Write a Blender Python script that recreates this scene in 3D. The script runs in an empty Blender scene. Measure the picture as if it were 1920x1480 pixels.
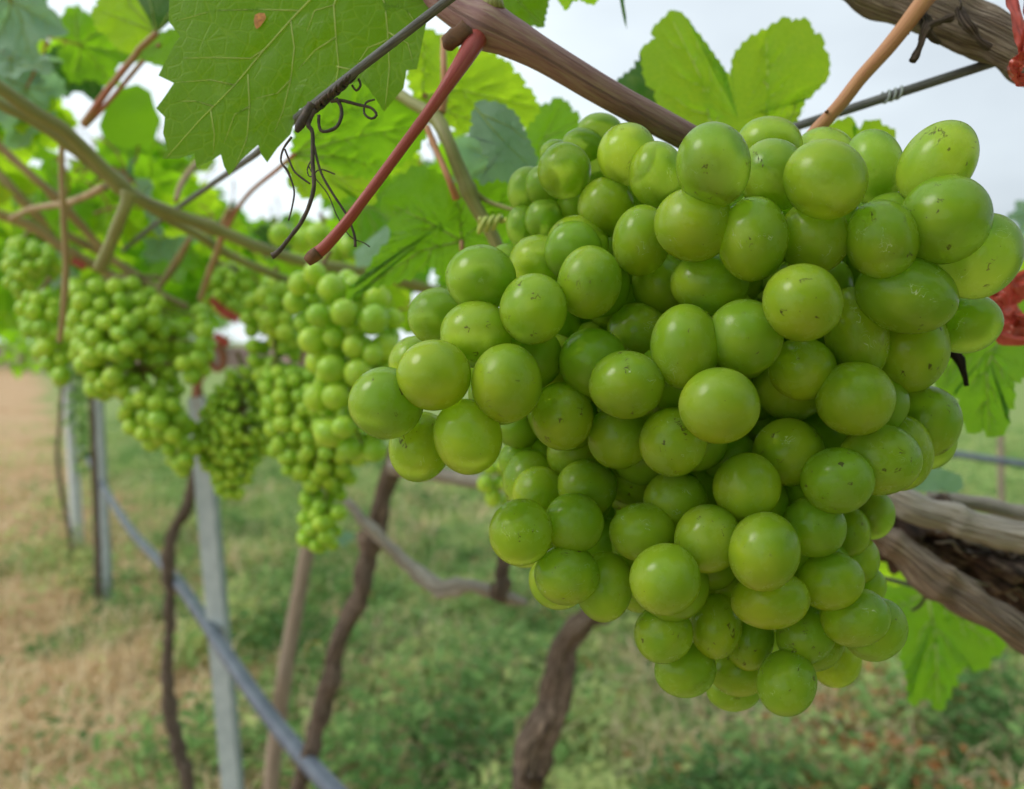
import bpy, bmesh, math, random
import numpy as np
from mathutils import Vector, Matrix, noise as mnoise

scene = bpy.context.scene
COL = scene.collection
R = math.radians

# ------------------------------------------------------------------ camera
F = 1500.0                 # focal length in pixels of the 1920x1480 photograph
PITCH = R(3.8)
CAM = Vector((0, 0, 1.5))
cd = bpy.data.cameras.new("camera")
cam = bpy.data.objects.new("camera", cd)
COL.objects.link(cam)
cam.location = CAM
cam.rotation_euler = (R(90) - PITCH, 0, 0)
cd.sensor_width = 36
cd.lens = F / 1920 * 36
cd.clip_start = 0.01
cd.clip_end = 1500
cd.dof.use_dof = True
cd.dof.focus_distance = 0.265
cd.dof.aperture_fstop = 8.8
cd.dof.aperture_blades = 0
scene.camera = cam

# ------------------------------------------------------------------ world, sun, exposure
SUNDIR = Vector((-0.68, -0.12, 0.66)).normalized()
sun_el = math.asin(SUNDIR.z)
sun_rot = math.atan2(SUNDIR.x, SUNDIR.y)
w = bpy.data.worlds.new("World")
scene.world = w
w.use_nodes = True
nt = w.node_tree
for n in list(nt.nodes): nt.nodes.remove(n)
wo = nt.nodes.new('ShaderNodeOutputWorld')
bg = nt.nodes.new('ShaderNodeBackground')
sky = nt.nodes.new('ShaderNodeTexSky')
sky.sky_type = 'NISHITA'; sky.sun_disc = False
sky.sun_elevation = sun_el; sky.sun_rotation = sun_rot
sky.air_density = 1.2; sky.dust_density = 3.0
tc = nt.nodes.new('ShaderNodeTexCoord')
mp = nt.nodes.new('ShaderNodeMapping'); mp.inputs['Scale'].default_value = (1.0, 1.0, 2.6)
ns = nt.nodes.new('ShaderNodeTexNoise'); ns.inputs['Scale'].default_value = 1.6
ns.inputs['Detail'].default_value = 5; ns.inputs['Roughness'].default_value = 0.5
sx = nt.nodes.new('ShaderNodeSeparateXYZ')
ad = nt.nodes.new('ShaderNodeMath'); ad.operation = 'MULTIPLY_ADD'
ad.inputs[1].default_value = -0.75
cr = nt.nodes.new('ShaderNodeValToRGB')
cr.color_ramp.elements[0].position = 0.05; cr.color_ramp.elements[0].color = (0.43, 0.48, 0.53, 1)
cr.color_ramp.elements[1].position = 0.62; cr.color_ramp.elements[1].color = (0.86, 0.95, 1.0, 1)
sc_ = nt.nodes.new('ShaderNodeVectorMath'); sc_.operation = 'SCALE'; sc_.inputs['Scale'].default_value = 9.4
mx = nt.nodes.new('ShaderNodeMix'); mx.data_type = 'RGBA'; mx.inputs[0].default_value = 0.88
L = nt.links.new
L(tc.outputs['Generated'], mp.inputs[0]); L(mp.outputs[0], ns.inputs['Vector'])
L(tc.outputs['Generated'], sx.inputs[0]); L(sx.outputs['X'], ad.inputs[0]); L(ns.outputs['Fac'], ad.inputs[2])
L(ad.outputs[0], cr.inputs[0]); L(cr.outputs[0], sc_.inputs[0])
L(sky.outputs[0], mx.inputs[6]); L(sc_.outputs[0], mx.inputs[7])
L(mx.outputs[2], bg.inputs[0]); L(bg.outputs[0], wo.inputs[0])
bg.inputs[1].default_value = 0.1

sl = bpy.data.lights.new("sun", 'SUN'); so = bpy.data.objects.new("sun", sl); COL.objects.link(so)
sl.energy = 1.2; sl.angle = R(24); sl.color = (1.0, 0.96, 0.90)
so.rotation_euler = SUNDIR.to_track_quat('Z', 'Y').to_euler()

scene.view_settings.view_transform = 'Standard'
scene.view_settings.look = 'None'
scene.view_settings.exposure = 0.46
scene.view_settings.gamma = 1.0
scene.render.engine = 'CYCLES'
scene.cycles.use_denoising = True
scene.cycles.max_bounces = 10
scene.cycles.transmission_bounces = 8
scene.cycles.transparent_max_bounces = 8
scene.cycles.use_adaptive_sampling = True
scene.cycles.adaptive_threshold = 0.02

# ------------------------------------------------------------------ helpers
CP, SP = math.cos(PITCH), math.sin(PITCH)
RIGHT = Vector((1, 0, 0)); FWD = Vector((0, CP, -SP)); UP = Vector((0, SP, CP))
def P(px, py, Z):
    return CAM + Z * (RIGHT * ((px - 960) / F) - UP * ((py - 740) / F) + FWD)
def pt(t): return P(t[0], t[1], t[2])
rng = random.Random(7)
nrng = np.random.default_rng(11)

def tag(o, label=None, cat=None, group=None, kind=None):
    if label: o['label'] = label
    if cat: o['category'] = cat
    if group: o['group'] = group
    if kind: o['kind'] = kind
    return o
def empty(name, loc, label, cat, group=None):
    o = bpy.data.objects.new(name, None); COL.objects.link(o)
    o.location = loc; o.empty_display_size = 0.02
    return tag(o, label, cat, group)
def link(name, me, parent=None, loc=None):
    o = bpy.data.objects.new(name, me); COL.objects.link(o)
    if parent: o.parent = parent
    if loc is not None: o.location = loc
    return o

class MB:
    """collects tubes and faces and links them as ONE mesh object"""
    def __init__(s): s.v = []; s.f = []; s.uv = []; s.m = []
    def tube(s, pts, rad, seg=12, step=None, rough=0.0, freq=30.0, seed=0.0, flat=1.0, knots=(), cap=True, mat=0, smooth=True):
        pts = [Vector(p) for p in pts]
        n = len(pts)
        if not hasattr(rad, '__len__'): rad = [rad] * n
        P_, R_ = [], []
        if smooth and n > 2:
            for i in range(n - 1):
                p0 = pts[max(i - 1, 0)]; p1 = pts[i]; p2 = pts[i + 1]; p3 = pts[min(i + 2, n - 1)]
                d = (p2 - p1).length
                k = max(2, int(d / (step or max(rad) * 0.9)) + 1); k = min(k, 80)
                for j in range(k):
                    t = j / k
                    q = 0.5 * ((2 * p1) + (p2 - p0) * t + (2 * p0 - 5 * p1 + 4 * p2 - p3) * t * t + (3 * p1 - p0 - 3 * p2 + p3) * t ** 3)
                    P_.append(q); R_.append(rad[i] * (1 - t) + rad[i + 1] * t)
            P_.append(pts[-1]); R_.append(rad[-1])
        else:
            for i in range(n - 1):
                d = (pts[i + 1] - pts[i]).length
                k = max(1, int(d / step)) if step else 1
                for j in range(k):
                    t = j / k
                    P_.append(pts[i].lerp(pts[i + 1], t)); R_.append(rad[i] * (1 - t) + rad[i + 1] * t)
            P_.append(pts[-1]); R_.append(rad[-1])
        base = len(s.v); up = None; run = 0.0
        for i, p in enumerate(P_):
            a = P_[max(i - 1, 0)]; b = P_[min(i + 1, len(P_) - 1)]
            t = (b - a)
            if t.length < 1e-9: t = Vector((0, 0, 1))
            t.normalize()
            if up is None:
                up = Vector((0, 0, 1)) if abs(t.z) < 0.9 else Vector((1, 0, 0))
            side = t.cross(up)
            if side.length < 1e-6: side = t.cross(Vector((1, 0.3, 0)))
            side.normalize(); up = side.cross(t).normalized()
            if i: run += (p - P_[i - 1]).length
            kb = 0.0
            for (kt, kr, kw) in knots:
                u = i / (len(P_) - 1) - kt
                kb += kr * math.exp(-(u / kw) ** 2)
            for j in range(seg):
                an = 2 * math.pi * j / seg
                dv = side * math.cos(an) + up * math.sin(an) * flat
                r = R_[i] * (1 + kb)
                if rough:
                    q = (p + dv * R_[i]) * freq
                    r *= 1 + rough * mnoise.noise(Vector((q.x + seed, q.y, q.z))) + rough * 0.5 * mnoise.noise(Vector((math.cos(an) * 2.2, math.sin(an) * 2.2, run * freq * 0.25 + seed)))
                s.v.append(p + dv * r); s.uv.append((j / seg, run))
        m = len(P_)
        for i in range(m - 1):
            for j in range(seg):
                k = (j + 1) % seg
                s.f.append((base + i * seg + j, base + i * seg + k, base + (i + 1) * seg + k, base + (i + 1) * seg + j)); s.m.append(mat)
        if cap:
            s.f.append(tuple(base + j for j in reversed(range(seg)))); s.m.append(mat)
            s.f.append(tuple(base + (m - 1) * seg + j for j in range(seg))); s.m.append(mat)
        return s
    def build(s, name, mats, parent=None, origin=None, shade=True, scale=1.0):
        if origin is None: origin = Vector((0, 0, 0)) if parent is None else parent.location
        me = bpy.data.meshes.new(name)
        o3 = Vector(origin)
        me.from_pydata([((v - o3) / scale)[:] for v in s.v], [], s.f)
        if s.uv:
            ul = me.uv_layers.new(name="UVMap")
            idx = np.empty(len(me.loops), dtype=np.int32); me.loops.foreach_get('vertex_index', idx)
            uv = np.array(s.uv, dtype=np.float32)[idx]
            ul.data.foreach_set('uv', uv.ravel())
        if not isinstance(mats, (list, tuple)): mats = [mats]
        for m in mats: me.materials.append(m)
        me.polygons.foreach_set('material_index', np.array(s.m, dtype=np.int32))
        if shade: me.shade_smooth()
        me.update()
        o = bpy.data.objects.new(name, me); COL.objects.link(o)
        if parent is not None: o.parent = parent
        else: o.location = o3
        if scale != 1.0: o.scale = (scale,) * 3
        return o

def thing_tube(name, label, cat, pts, rad, mat, group=None, **kw):
    """a one-mesh thing whose path is given as (px, py, Z) and whose radii are pixels at that depth"""
    p3 = [pt(q) for q in pts]
    if not hasattr(rad, '__len__'): rad = [rad] * len(pts)
    rr = [r * q[2] / F for r, q in zip(rad, pts)]
    mb = MB(); mb.tube(p3, rr, **kw)
    o = mb.build(name, mat, None, p3[0])
    return tag(o, label, cat, group)

# ------------------------------------------------------------------ materials
class NT:
    def __init__(s, name):
        s.mat = bpy.data.materials.new(name); s.mat.use_nodes = True
        s.t = s.mat.node_tree
        for n in list(s.t.nodes): s.t.nodes.remove(n)
        s.out = s.t.nodes.new('ShaderNodeOutputMaterial')
    def n(s, typ, props=None, **ins):
        nd = s.t.nodes.new('ShaderNode' + typ)
        for k, v in (props or {}).items(): setattr(nd, k, v)
        for k, v in ins.items():
            key = int(k[1:]) if k[0] == 'i' and k[1:].isdigit() else k.replace('_', ' ')
            s.set(nd.inputs[key], v)
        return nd
    def set(s, sock, v):
        if isinstance(v, bpy.types.NodeSocket): s.t.links.new(v, sock)
        else: sock.default_value = v
    def math(s, op, a, b=0.0, clamp=False):
        nd = s.n('Math', {'operation': op, 'use_clamp': clamp}); s.set(nd.inputs[0], a); s.set(nd.inputs[1], b); return nd.outputs[0]
    def mix(s, f, a, b, typ='MIX'):
        nd = s.t.nodes.new('ShaderNodeMix'); nd.data_type = 'RGBA'; nd.blend_type = typ
        s.set(nd.inputs[0], f); s.set(nd.inputs[6], a); s.set(nd.inputs[7], b); return nd.outputs[2]
    def ramp(s, f, stops):
        nd = s.n('ValToRGB'); s.set(nd.inputs[0], f); e = nd.color_ramp.elements
        while len(e) < len(stops): e.new(0.5)
        for i, (p, c) in enumerate(stops):
            e[i].position = p; e[i].color = c if len(c) == 4 else (*c, 1)
        return nd.outputs[0]
    def step(s, v, lo, hi):
        nd = s.n('MapRange', {'interpolation_type': 'SMOOTHSTEP'}); s.set(nd.inputs[0], v)
        s.set(nd.inputs[1], lo); s.set(nd.inputs[2], hi); return nd.outputs[0]
    def noise(s, vec, scale, detail=3.0, rough=0.5, dist=0.0):
        nd = s.n('TexNoise'); s.set(nd.inputs['Vector'], vec); nd.inputs['Scale'].default_value = scale
        nd.inputs['Detail'].default_value = detail; nd.inputs['Roughness'].default_value = rough; nd.inputs['Distortion'].default_value = dist
        return nd.outputs['Fac']
    def bump(s, h, strength, dist=0.002):
        nd = s.n('Bump'); s.set(nd.inputs['Height'], h); nd.inputs['Strength'].default_value = strength; nd.inputs['Distance'].default_value = dist
        return nd.outputs[0]
    def done(s, sh): s.t.links.new(sh, s.out.inputs[0]); return s.mat
def C4(c): return (*c, 1.0)

def grape_material(name, green, yellow, sss=0.55, detail=True, clear=0.34):
    t = NT(name)
    oc = t.n('TexCoord').outputs['Object']
    rnd = t.n('ObjectInfo').outputs['Random']
    off = t.n('VectorMath', {'operation': 'SCALE'}); off.inputs[0].default_value = (37.0, 17.0, 53.0); t.set(off.inputs['Scale'], rnd)
    va = t.n('VectorMath', {'operation': 'ADD'}); t.set(va.inputs[0], oc); t.set(va.inputs[1], off.outputs[0]); v = va.outputs[0]
    n1 = t.noise(v, 0.9, 2)
    f = t.math('ADD', t.math('MULTIPLY', t.math('SUBTRACT', n1, 0.5), 1.6), t.math('MULTIPLY', rnd, 0.62))
    col = t.mix(t.math('MAXIMUM', t.math('MINIMUM', f, 1.0), 0.0), C4(green), C4(yellow))
    # waxy bloom: pale dust, patchy
    bl = t.step(t.noise(v, 1.6, 4, 0.6), 0.42, 0.72)
    fine = t.noise(v, 26, 2, 0.7)
    col = t.mix(t.math('MULTIPLY', bl, 0.13), col, (0.44, 0.56, 0.28, 1))
    rough = t.math('ADD', 0.21, t.math('MULTIPLY', bl, 0.17))
    h = t.math('MULTIPLY', fine, 0.05)
    if detail:
        # dots
        vo = t.n('TexVoronoi'); t.set(vo.inputs['Vector'], v); vo.inputs['Scale'].default_value = 2.9
        dm = t.math('SUBTRACT', 1.0, t.step(vo.outputs['Distance'], 0.035, 0.055))
        col = t.mix(t.math('MULTIPLY', dm, 0.85), col, (0.05, 0.04, 0.012, 1))
        # brown thin scars
        mv = t.n('Mapping'); t.set(mv.inputs[0], v); mv.inputs['Location'].default_value = (3.1, 7.7, 1.3)
        line = t.math('ABSOLUTE', t.math('SUBTRACT', t.noise(mv.outputs[0], 3.4, 2.4, 0.55, 0.8), 0.5))
        patch = t.step(t.noise(mv.outputs[0], 2.3, 1.5), 0.65, 0.675)
        sc = t.math('MULTIPLY', t.math('SUBTRACT', 1.0, t.step(line, 0.014, 0.032)), patch)
        sc = t.math('MULTIPLY', sc, t.step(t.math('FRACT', t.math('MULTIPLY', rnd, 7.31)), 0.25, 0.5))
        col = t.mix(t.math('MULTIPLY', sc, 0.9), col, (0.055, 0.026, 0.010, 1))
        # pale dried water marks
        mw = t.n('Mapping'); t.set(mw.inputs[0], v); mw.inputs['Location'].default_value = (13.1, 2.7, 8.3)
        line2 = t.math('ABSOLUTE', t.math('SUBTRACT', t.noise(mw.outputs[0], 2.6, 2.0, 0.55, 0.9), 0.5))
        patch2 = t.step(t.noise(mw.outputs[0], 1.7, 1.5), 0.60, 0.65)
        wh = t.math('MULTIPLY', t.math('SUBTRACT', 1.0, t.step(line2, 0.002, 0.010)), patch2)
        wh = t.math('MULTIPLY', wh, t.step(t.math('FRACT', t.math('MULTIPLY', rnd, 13.7)), 0.25, 0.6))
        col = t.mix(t.math('MULTIPLY', wh, 0.75), col, (0.72, 0.80, 0.62, 1))
        rough = t.math('ADD', rough, t.math('MULTIPLY', sc, 0.3))
        h = t.math('ADD', h, t.math('ADD', t.math('MULTIPLY', sc, 0.6), t.math('MULTIPLY', wh, 0.7)))
    b = t.n('BsdfPrincipled')
    t.set(b.inputs['Base Color'], col); t.set(b.inputs['Roughness'], rough)
    b.inputs['IOR'].default_value = 1.40
    b.inputs['Subsurface Weight'].default_value = sss
    b.inputs['Subsurface Radius'].default_value = (0.85, 1.0, 0.22)
    b.inputs['Subsurface Scale'].default_value = 0.014
    t.set(b.inputs['Normal'], t.bump(h, 0.25, 0.0006))
    # clear flesh: part of the light goes right through the berry
    rf = t.n('BsdfRefraction'); rf.inputs['IOR'].default_value = 1.10; rf.inputs['Roughness'].default_value = 0.42
    t.set(rf.inputs['Color'], t.mix(0.5, col, (0.95, 1.0, 0.35, 1)))
    ms = t.n('MixShader'); t.set(ms.inputs[0], t.math('MAXIMUM', t.n('NewGeometry').outputs['Backfacing'], clear)); t.set(ms.inputs[1], b.outputs[0]); t.set(ms.inputs[2], rf.outputs[0])
    return t.done(ms.outputs[0])

def leaf_material(name, top, under, trans, spots=True, transw=0.5, rough=0.42, attr=False, net=13.0, yellow=(0.30, 0.36, 0.03), bump=0.38):
    t = NT(name)
    oc = t.n('TexCoord').outputs['Object']
    rnd = t.n('ObjectInfo').outputs['Random']
    if attr:
        at = t.n('Attribute', {'attribute_name': 'tone'}); rnd = at.outputs['Fac']
    off = t.n('VectorMath', {'operation': 'SCALE'}); off.inputs[0].default_value = (17.0, 31.0, 23.0); t.set(off.inputs['Scale'], rnd)
    va = t.n('VectorMath', {'operation': 'ADD'}); t.set(va.inputs[0], oc); t.set(va.inputs[1], off.outputs[0]); v = va.outputs[0]
    back = t.n('NewGeometry').outputs['Backfacing']
    base = t.mix(back, C4(top), C4(under))
    n1 = t.noise(v, 1.7, 4, 0.6)
    base = t.mix(t.math('MULTIPLY', t.step(n1, 0.45, 0.8), 0.45), base, C4(yellow))
    tr = t.mix(t.math('MULTIPLY', n1, 0.8), C4(trans), (trans[0] * 0.55, trans[1] * 0.75, trans[2] * 0.6, 1))
    nd = t.n('HueSaturation'); t.set(nd.inputs['Color'], base); t.set(nd.inputs['Value'], t.math('ADD', 0.72, t.math('MULTIPLY', rnd, 0.55))); base = nd.outputs[0]
    h = n1
    if net:
        vo = t.n('TexVoronoi', {'feature': 'DISTANCE_TO_EDGE'}); t.set(vo.inputs['Vector'], oc); vo.inputs['Scale'].default_value = net
        e = t.math('SUBTRACT', 1.0, t.step(vo.outputs['Distance'], 0.0, 0.075))
        base = t.mix(t.math('MULTIPLY', e, 0.16), base, (0.20, 0.33, 0.06, 1))
        tr = t.mix(t.math('MULTIPLY', e, 0.30), tr, (trans[0] * 1.5, trans[1] * 1.2, trans[2], 1))
        vo2 = t.n('TexVoronoi', {'feature': 'DISTANCE_TO_EDGE'}); t.set(vo2.inputs['Vector'], oc); vo2.inputs['Scale'].default_value = net * 3.1
        e2 = t.math('SUBTRACT', 1.0, t.step(vo2.outputs['Distance'], 0.0, 0.12))
        
        h = t.math('SUBTRACT', t.math('MULTIPLY', n1, 0.6), t.math('ADD', t.math('MULTIPLY', e, 0.35), t.math('MULTIPLY', e2, 0.08)))
    if spots:
        v3 = t.n('TexVoronoi'); t.set(v3.inputs['Vector'], v); v3.inputs['Scale'].default_value = 2.6
        sp = t.math('SUBTRACT', 1.0, t.step(t.math('ADD', v3.outputs['Distance'], t.math('MULTIPLY', t.noise(v, 20, 2), 0.08)), 0.075, 0.10))
        base = t.mix(t.math('MULTIPLY', sp, 0.75), base, (0.22, 0.09, 0.015, 1))
        tr = t.mix(t.math('MULTIPLY', sp, 0.75), tr, (0.30, 0.12, 0.02, 1))
    b = t.n('BsdfPrincipled'); t.set(b.inputs['Base Color'], base); b.inputs['Roughness'].default_value = rough
    b.inputs['Specular IOR Level'].default_value = 0.35
    nm = t.bump(h, bump, 0.03); t.set(b.inputs['Normal'], nm)
    tl = t.n('BsdfTranslucent'); t.set(tl.inputs[0], tr)
    ms = t.n('MixShader'); ms.inputs[0].default_value = transw
    t.set(ms.inputs[1], b.outputs[0]); t.set(ms.inputs[2], tl.outputs[0])
    return t.done(ms.outputs[0])

def bark_material(name, light, dark, mid, ulen=40.0, uaround=7.0, strength=0.8, rough=0.85, dist=0.003, contrast=(0.35, 0.65)):
    t = NT(name)
    uv = t.n('TexCoord').outputs['UV']
    sp = t.n('SeparateXYZ'); t.set(sp.inputs[0], uv)
    a = t.math('MULTIPLY', sp.outputs[0], 2 * math.pi)
    cb = t.n('CombineXYZ'); t.set(cb.inputs[0], t.math('MULTIPLY', t.math('COSINE', a), uaround / 6.28))
    t.set(cb.inputs[1], t.math('MULTIPLY', t.math('SINE', a), uaround / 6.28)); t.set(cb.inputs[2], t.math('MULTIPLY', sp.outputs[1], ulen))
    v = cb.outputs[0]
    f1 = t.noise(v, 2.2, 6, 0.62, 0.5)
    f2 = t.noise(v, 0.55, 3, 0.6)
    col = t.ramp(f1, [(contrast[0], C4(dark)), (0.5, C4(mid)), (contrast[1], C4(light))])
    col = t.mix(t.math('MULTIPLY', t.step(f2, 0.4, 0.7), 0.5), col, C4(mid))
    b = t.n('BsdfPrincipled'); t.set(b.inputs['Base Color'], col); b.inputs['Roughness'].default_value = rough
    b.inputs['Specular IOR Level'].default_value = 0.3
    t.set(b.inputs['Normal'], t.bump(f1, strength, dist))
    return t.done(b.outputs[0])

def plain_material(name, c1, c2, scale=60.0, rough=0.5, bump=0.2, dist=0.001, metal=0.0, spec=0.5, trans=0.0, sheen=False):
    t = NT(name)
    oc = t.n('TexCoord').outputs['Object']
    f = t.noise(oc, scale, 4, 0.6)
    col = t.mix(t.step(f, 0.35, 0.68), C4(c1), C4(c2))
    b = t.n('BsdfPrincipled'); t.set(b.inputs['Base Color'], col); b.inputs['Roughness'].default_value = rough
    b.inputs['Metallic'].default_value = metal; b.inputs['Specular IOR Level'].default_value = spec
    t.set(b.inputs['Normal'], t.bump(f, bump, dist))
    if trans > 0:
        tl = t.n('BsdfTranslucent'); t.set(tl.inputs[0], col)
        ms = t.n('MixShader'); ms.inputs[0].default_value = trans
        t.set(ms.inputs[1], b.outputs[0]); t.set(ms.inputs[2], tl.outputs[0]); return t.done(ms.outputs[0])
    return t.done(b.outputs[0])

def toned_material(name, a, b_, trans=0.35, rough=0.6, c=None):
    """plant matter whose tone varies per blade through the 'tone' attribute"""
    t = NT(name)
    at = t.n('Attribute', {'attribute_name': 'tone'}).outputs['Fac']
    stops = [(0.0, C4(a)), (1.0, C4(b_))] if c is None else [(0.0, C4(a)), (0.6, C4(b_)), (1.0, C4(c))]
    col = t.ramp(at, stops)
    b = t.n('BsdfPrincipled'); t.set(b.inputs['Base Color'], col); b.inputs['Roughness'].default_value = rough; b.inputs['Specular IOR Level'].default_value = 0.3
    tl = t.n('BsdfTranslucent'); t.set(tl.inputs[0], col)
    ms = t.n('MixShader'); ms.inputs[0].default_value = trans
    t.set(ms.inputs[1], b.outputs[0]); t.set(ms.inputs[2], tl.outputs[0])
    return t.done(ms.outputs[0])

M = {}
M['grape'] = grape_material('grape_skin', (0.220, 0.385, 0.024), (0.420, 0.530, 0.028), sss=0.9)
M['grape_far'] = grape_material('grape_skin_far', (0.28, 0.50, 0.04), (0.50, 0.68, 0.06), sss=0.7, detail=False, clear=0.15)
M['leaf'] = leaf_material('vine_leaf_skin', (0.075, 0.190, 0.012), (0.110, 0.230, 0.030), (0.46, 0.86, 0.02), transw=0.6)
M['leaf_big'] = leaf_material('shaded_leaf_skin', (0.100, 0.195, 0.008), (0.100, 0.195, 0.010), (0.28, 0.52, 0.004), spots=False, transw=0.5, net=9.0, yellow=(0.15, 0.26, 0.015), bump=0.15)
M['leaf_bright'] = leaf_material('backlit_leaf_skin', (0.16, 0.32, 0.02), (0.17, 0.33, 0.03), (0.66, 0.95, 0.03), transw=0.74)  # backlight put into the colour: brighter, more translucent than the plain leaf
M['leaf_dusty'] = leaf_material('dusty_leaf_skin', (0.26, 0.40, 0.30), (0.26, 0.40, 0.30), (0.35, 0.62, 0.28), spots=False, transw=0.4, yellow=(0.16, 0.28, 0.16), rough=0.35)
M['leaf_dark'] = leaf_material('dark_leaf_skin', (0.035, 0.120, 0.012), (0.05, 0.14, 0.02), (0.10, 0.30, 0.01), spots=False, transw=0.35)
M['leaf_far'] = leaf_material('canopy_leaf_skin', (0.075, 0.190, 0.015), (0.110, 0.230, 0.035), (0.50, 0.88, 0.02), spots=False, attr=True, transw=.62, net=0)
M['vein'] = plain_material('leaf_vein', (0.46, 0.60, 0.16), (0.52, 0.64, 0.20), 30, 0.5, 0.1, trans=0.55)
M['vein_pale'] = plain_material('pale_leaf_vein', (0.66, 0.76, 0.25), (0.70, 0.78, 0.30), 30, 0.5, 0.1, trans=0.6)
M['petiole'] = plain_material('petiole_skin', (0.36, 0.12, 0.07), (0.30, 0.20, 0.07), 20, 0.5, 0.2)
M['cane'] = bark_material('young_cane_bark', (0.36, 0.27, 0.20), (0.16, 0.075, 0.080), (0.26, 0.145, 0.135), ulen=26, uaround=12, strength=0.8, rough=0.5, dist=0.0012, contrast=(0.28, 0.74))
M['green_cane'] = bark_material('green_cane_bark', (0.36, 0.36, 0.13), (0.15, 0.12, 0.05), (0.25, 0.26, 0.085), ulen=12, uaround=8, strength=0.6, rough=0.5, dist=0.001, contrast=(0.3, 0.72))
M['tan_cane'] = bark_material('tan_cane_bark', (0.46, 0.38, 0.20), (0.22, 0.15, 0.075), (0.35, 0.26, 0.13), ulen=12, uaround=6, strength=0.3, rough=0.6, dist=0.001)
M['old_bark'] = bark_material('old_bark', (0.60, 0.50, 0.40), (0.035, 0.022, 0.016), (0.27, 0.20, 0.15), ulen=16, uaround=34, strength=1.0, dist=0.006, contrast=(0.33, 0.66))
M['gray_bark'] = bark_material('weathered_bark', (0.72, 0.68, 0.62), (0.16, 0.12, 0.09), (0.48, 0.43, 0.37), ulen=14, uaround=26, strength=1.0, dist=0.005)
M['trunk'] = bark_material('vine_trunk_bark', (0.40, 0.30, 0.23), (0.03, 0.02, 0.015), (0.16, 0.115, 0.085), ulen=22, uaround=26, strength=1.0, dist=0.007)
M['dead_bark'] = bark_material('shredded_bark', (0.20, 0.14, 0.10), (0.012, 0.008, 0.006), (0.06, 0.035, 0.024), ulen=30, uaround=16, strength=1.2, dist=0.006)
M['red_stalk'] = bark_material('red_stalk_skin', (0.36, 0.10, 0.07), (0.22, 0.035, 0.03), (0.30, 0.055, 0.045), ulen=40, uaround=8, strength=0.3, rough=0.42, dist=0.0006, contrast=(0.2, 0.75))
M['stalk_end'] = plain_material('dry_stalk_end', (0.16, 0.07, 0.03), (0.08, 0.04, 0.02), 200, 0.8, 0.5)
M['orange_stalk'] = bark_material('orange_stalk_skin', (0.48, 0.26, 0.11), (0.33, 0.13, 0.06), (0.42, 0.20, 0.09), ulen=18, uaround=8, strength=0.25, rough=0.42, dist=0.0006, contrast=(0.22, 0.75))
M['green_stalk'] = plain_material('bunch_stem_skin', (0.16, 0.17, 0.05), (0.20, 0.10, 0.05), 60, 0.6, 0.3)
M['tendril'] = plain_material('dry_tendril', (0.035, 0.026, 0.022), (0.085, 0.06, 0.045), 300, 0.7, 0.4)
M['wire'] = bark_material('coated_wire', (0.15, 0.16, 0.15), (0.055, 0.055, 0.055), (0.10, 0.105, 0.10), ulen=60, uaround=8, strength=0.4, rough=0.6, dist=0.0006)
M['fresh_tendril'] = plain_material('fresh_tendril', (0.38, 0.46, 0.08), (0.45, 0.52, 0.12), 80, 0.45, 0.1)
M['tape'] = plain_material('red_plastic_tape', (0.48, 0.065, 0.045), (0.62, 0.12, 0.085), 90, 0.28, 0.4, trans=0.35)
M['steel'] = plain_material('galvanised_steel', (0.28, 0.33, 0.335), (0.36, 0.41, 0.41), 30, 0.6, 0.1, metal=0.0)
M['rust'] = plain_material('rusty_steel', (0.36, 0.12, 0.06), (0.24, 0.10, 0.07), 60, 0.8, 0.4)
M['hose'] = plain_material('irrigation_pipe', (0.075, 0.095, 0.135), (0.13, 0.155, 0.20), 14, 0.45, 0.1)
M['white_post'] = plain_material('pale_concrete', (0.50, 0.52, 0.53), (0.62, 0.64, 0.65), 20, 0.7, 0.2)
M['stake'] = bark_material('bamboo_stake', (0.34, 0.27, 0.20), (0.20, 0.15, 0.11), (0.28, 0.22, 0.165), ulen=8, uaround=6, strength=0.3, dist=0.001)

# ------------------------------------------------------------------ ground
def hnoise(x, y, s, seed=0.0): return mnoise.fractal(Vector((x * s + seed, y * s - seed, seed)), 0.6, 2.0, 3)
def ground_z(x, y):
    d = math.hypot(x, y)
    return (0.035 * mnoise.noise(Vector((x * 0.9, y * 0.9, 3.3))) + 0.015 * mnoise.noise(Vector((x * 4, y * 4, 1)))) * max(0.0, min(1.0, 1.6 - d / 14))
def row_side(x, y): return (x + 0.64 * y - 0.58) * 0.84      # signed metres to the right of the vine row
gx = np.concatenate([[-600, -250, -100, -50, -30, -22], np.linspace(-16, 12, 113), [18, 30, 60, 120, 300, 600]])
gy = np.concatenate([[-60, -20, -8], np.linspace(-2, 16, 91), [20, 26, 34, 50, 80, 140, 300, 700, 1100]])
gv = [(x, y, ground_z(x, y)) for y in gy for x in gx]
nx = len(gx)
gf = [(j * nx + i, j * nx + i + 1, (j + 1) * nx + i + 1, (j + 1) * nx + i) for j in range(len(gy) - 1) for i in range(nx - 1)]
t = NT('field_soil')
pos = t.n('NewGeometry').outputs['Position']
xyz = t.n('SeparateXYZ'); t.set(xyz.inputs[0], pos)
side = t.math('MULTIPLY', t.math('ADD', t.math('ADD', xyz.outputs[0], t.math('MULTIPLY', xyz.outputs[1], 0.64)), -0.58), 0.84)
big = t.noise(pos, 0.55, 4, 0.6); med = t.noise(pos, 2.2, 5, 0.65, 0.3); fin = t.noise(pos, 16, 5, 0.7); vf = t.noise(pos, 70, 4, 0.7)
straw = t.ramp(fin, [(0.3, (0.24, 0.145, 0.075, 1)), (0.5, (0.48, 0.32, 0.175, 1)), (0.72, (0.72, 0.53, 0.32, 1))])
straw = t.mix(t.math('MULTIPLY', t.step(vf, 0.45, 0.7), 0.35), straw, (0.80, 0.62, 0.40, 1))
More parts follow.
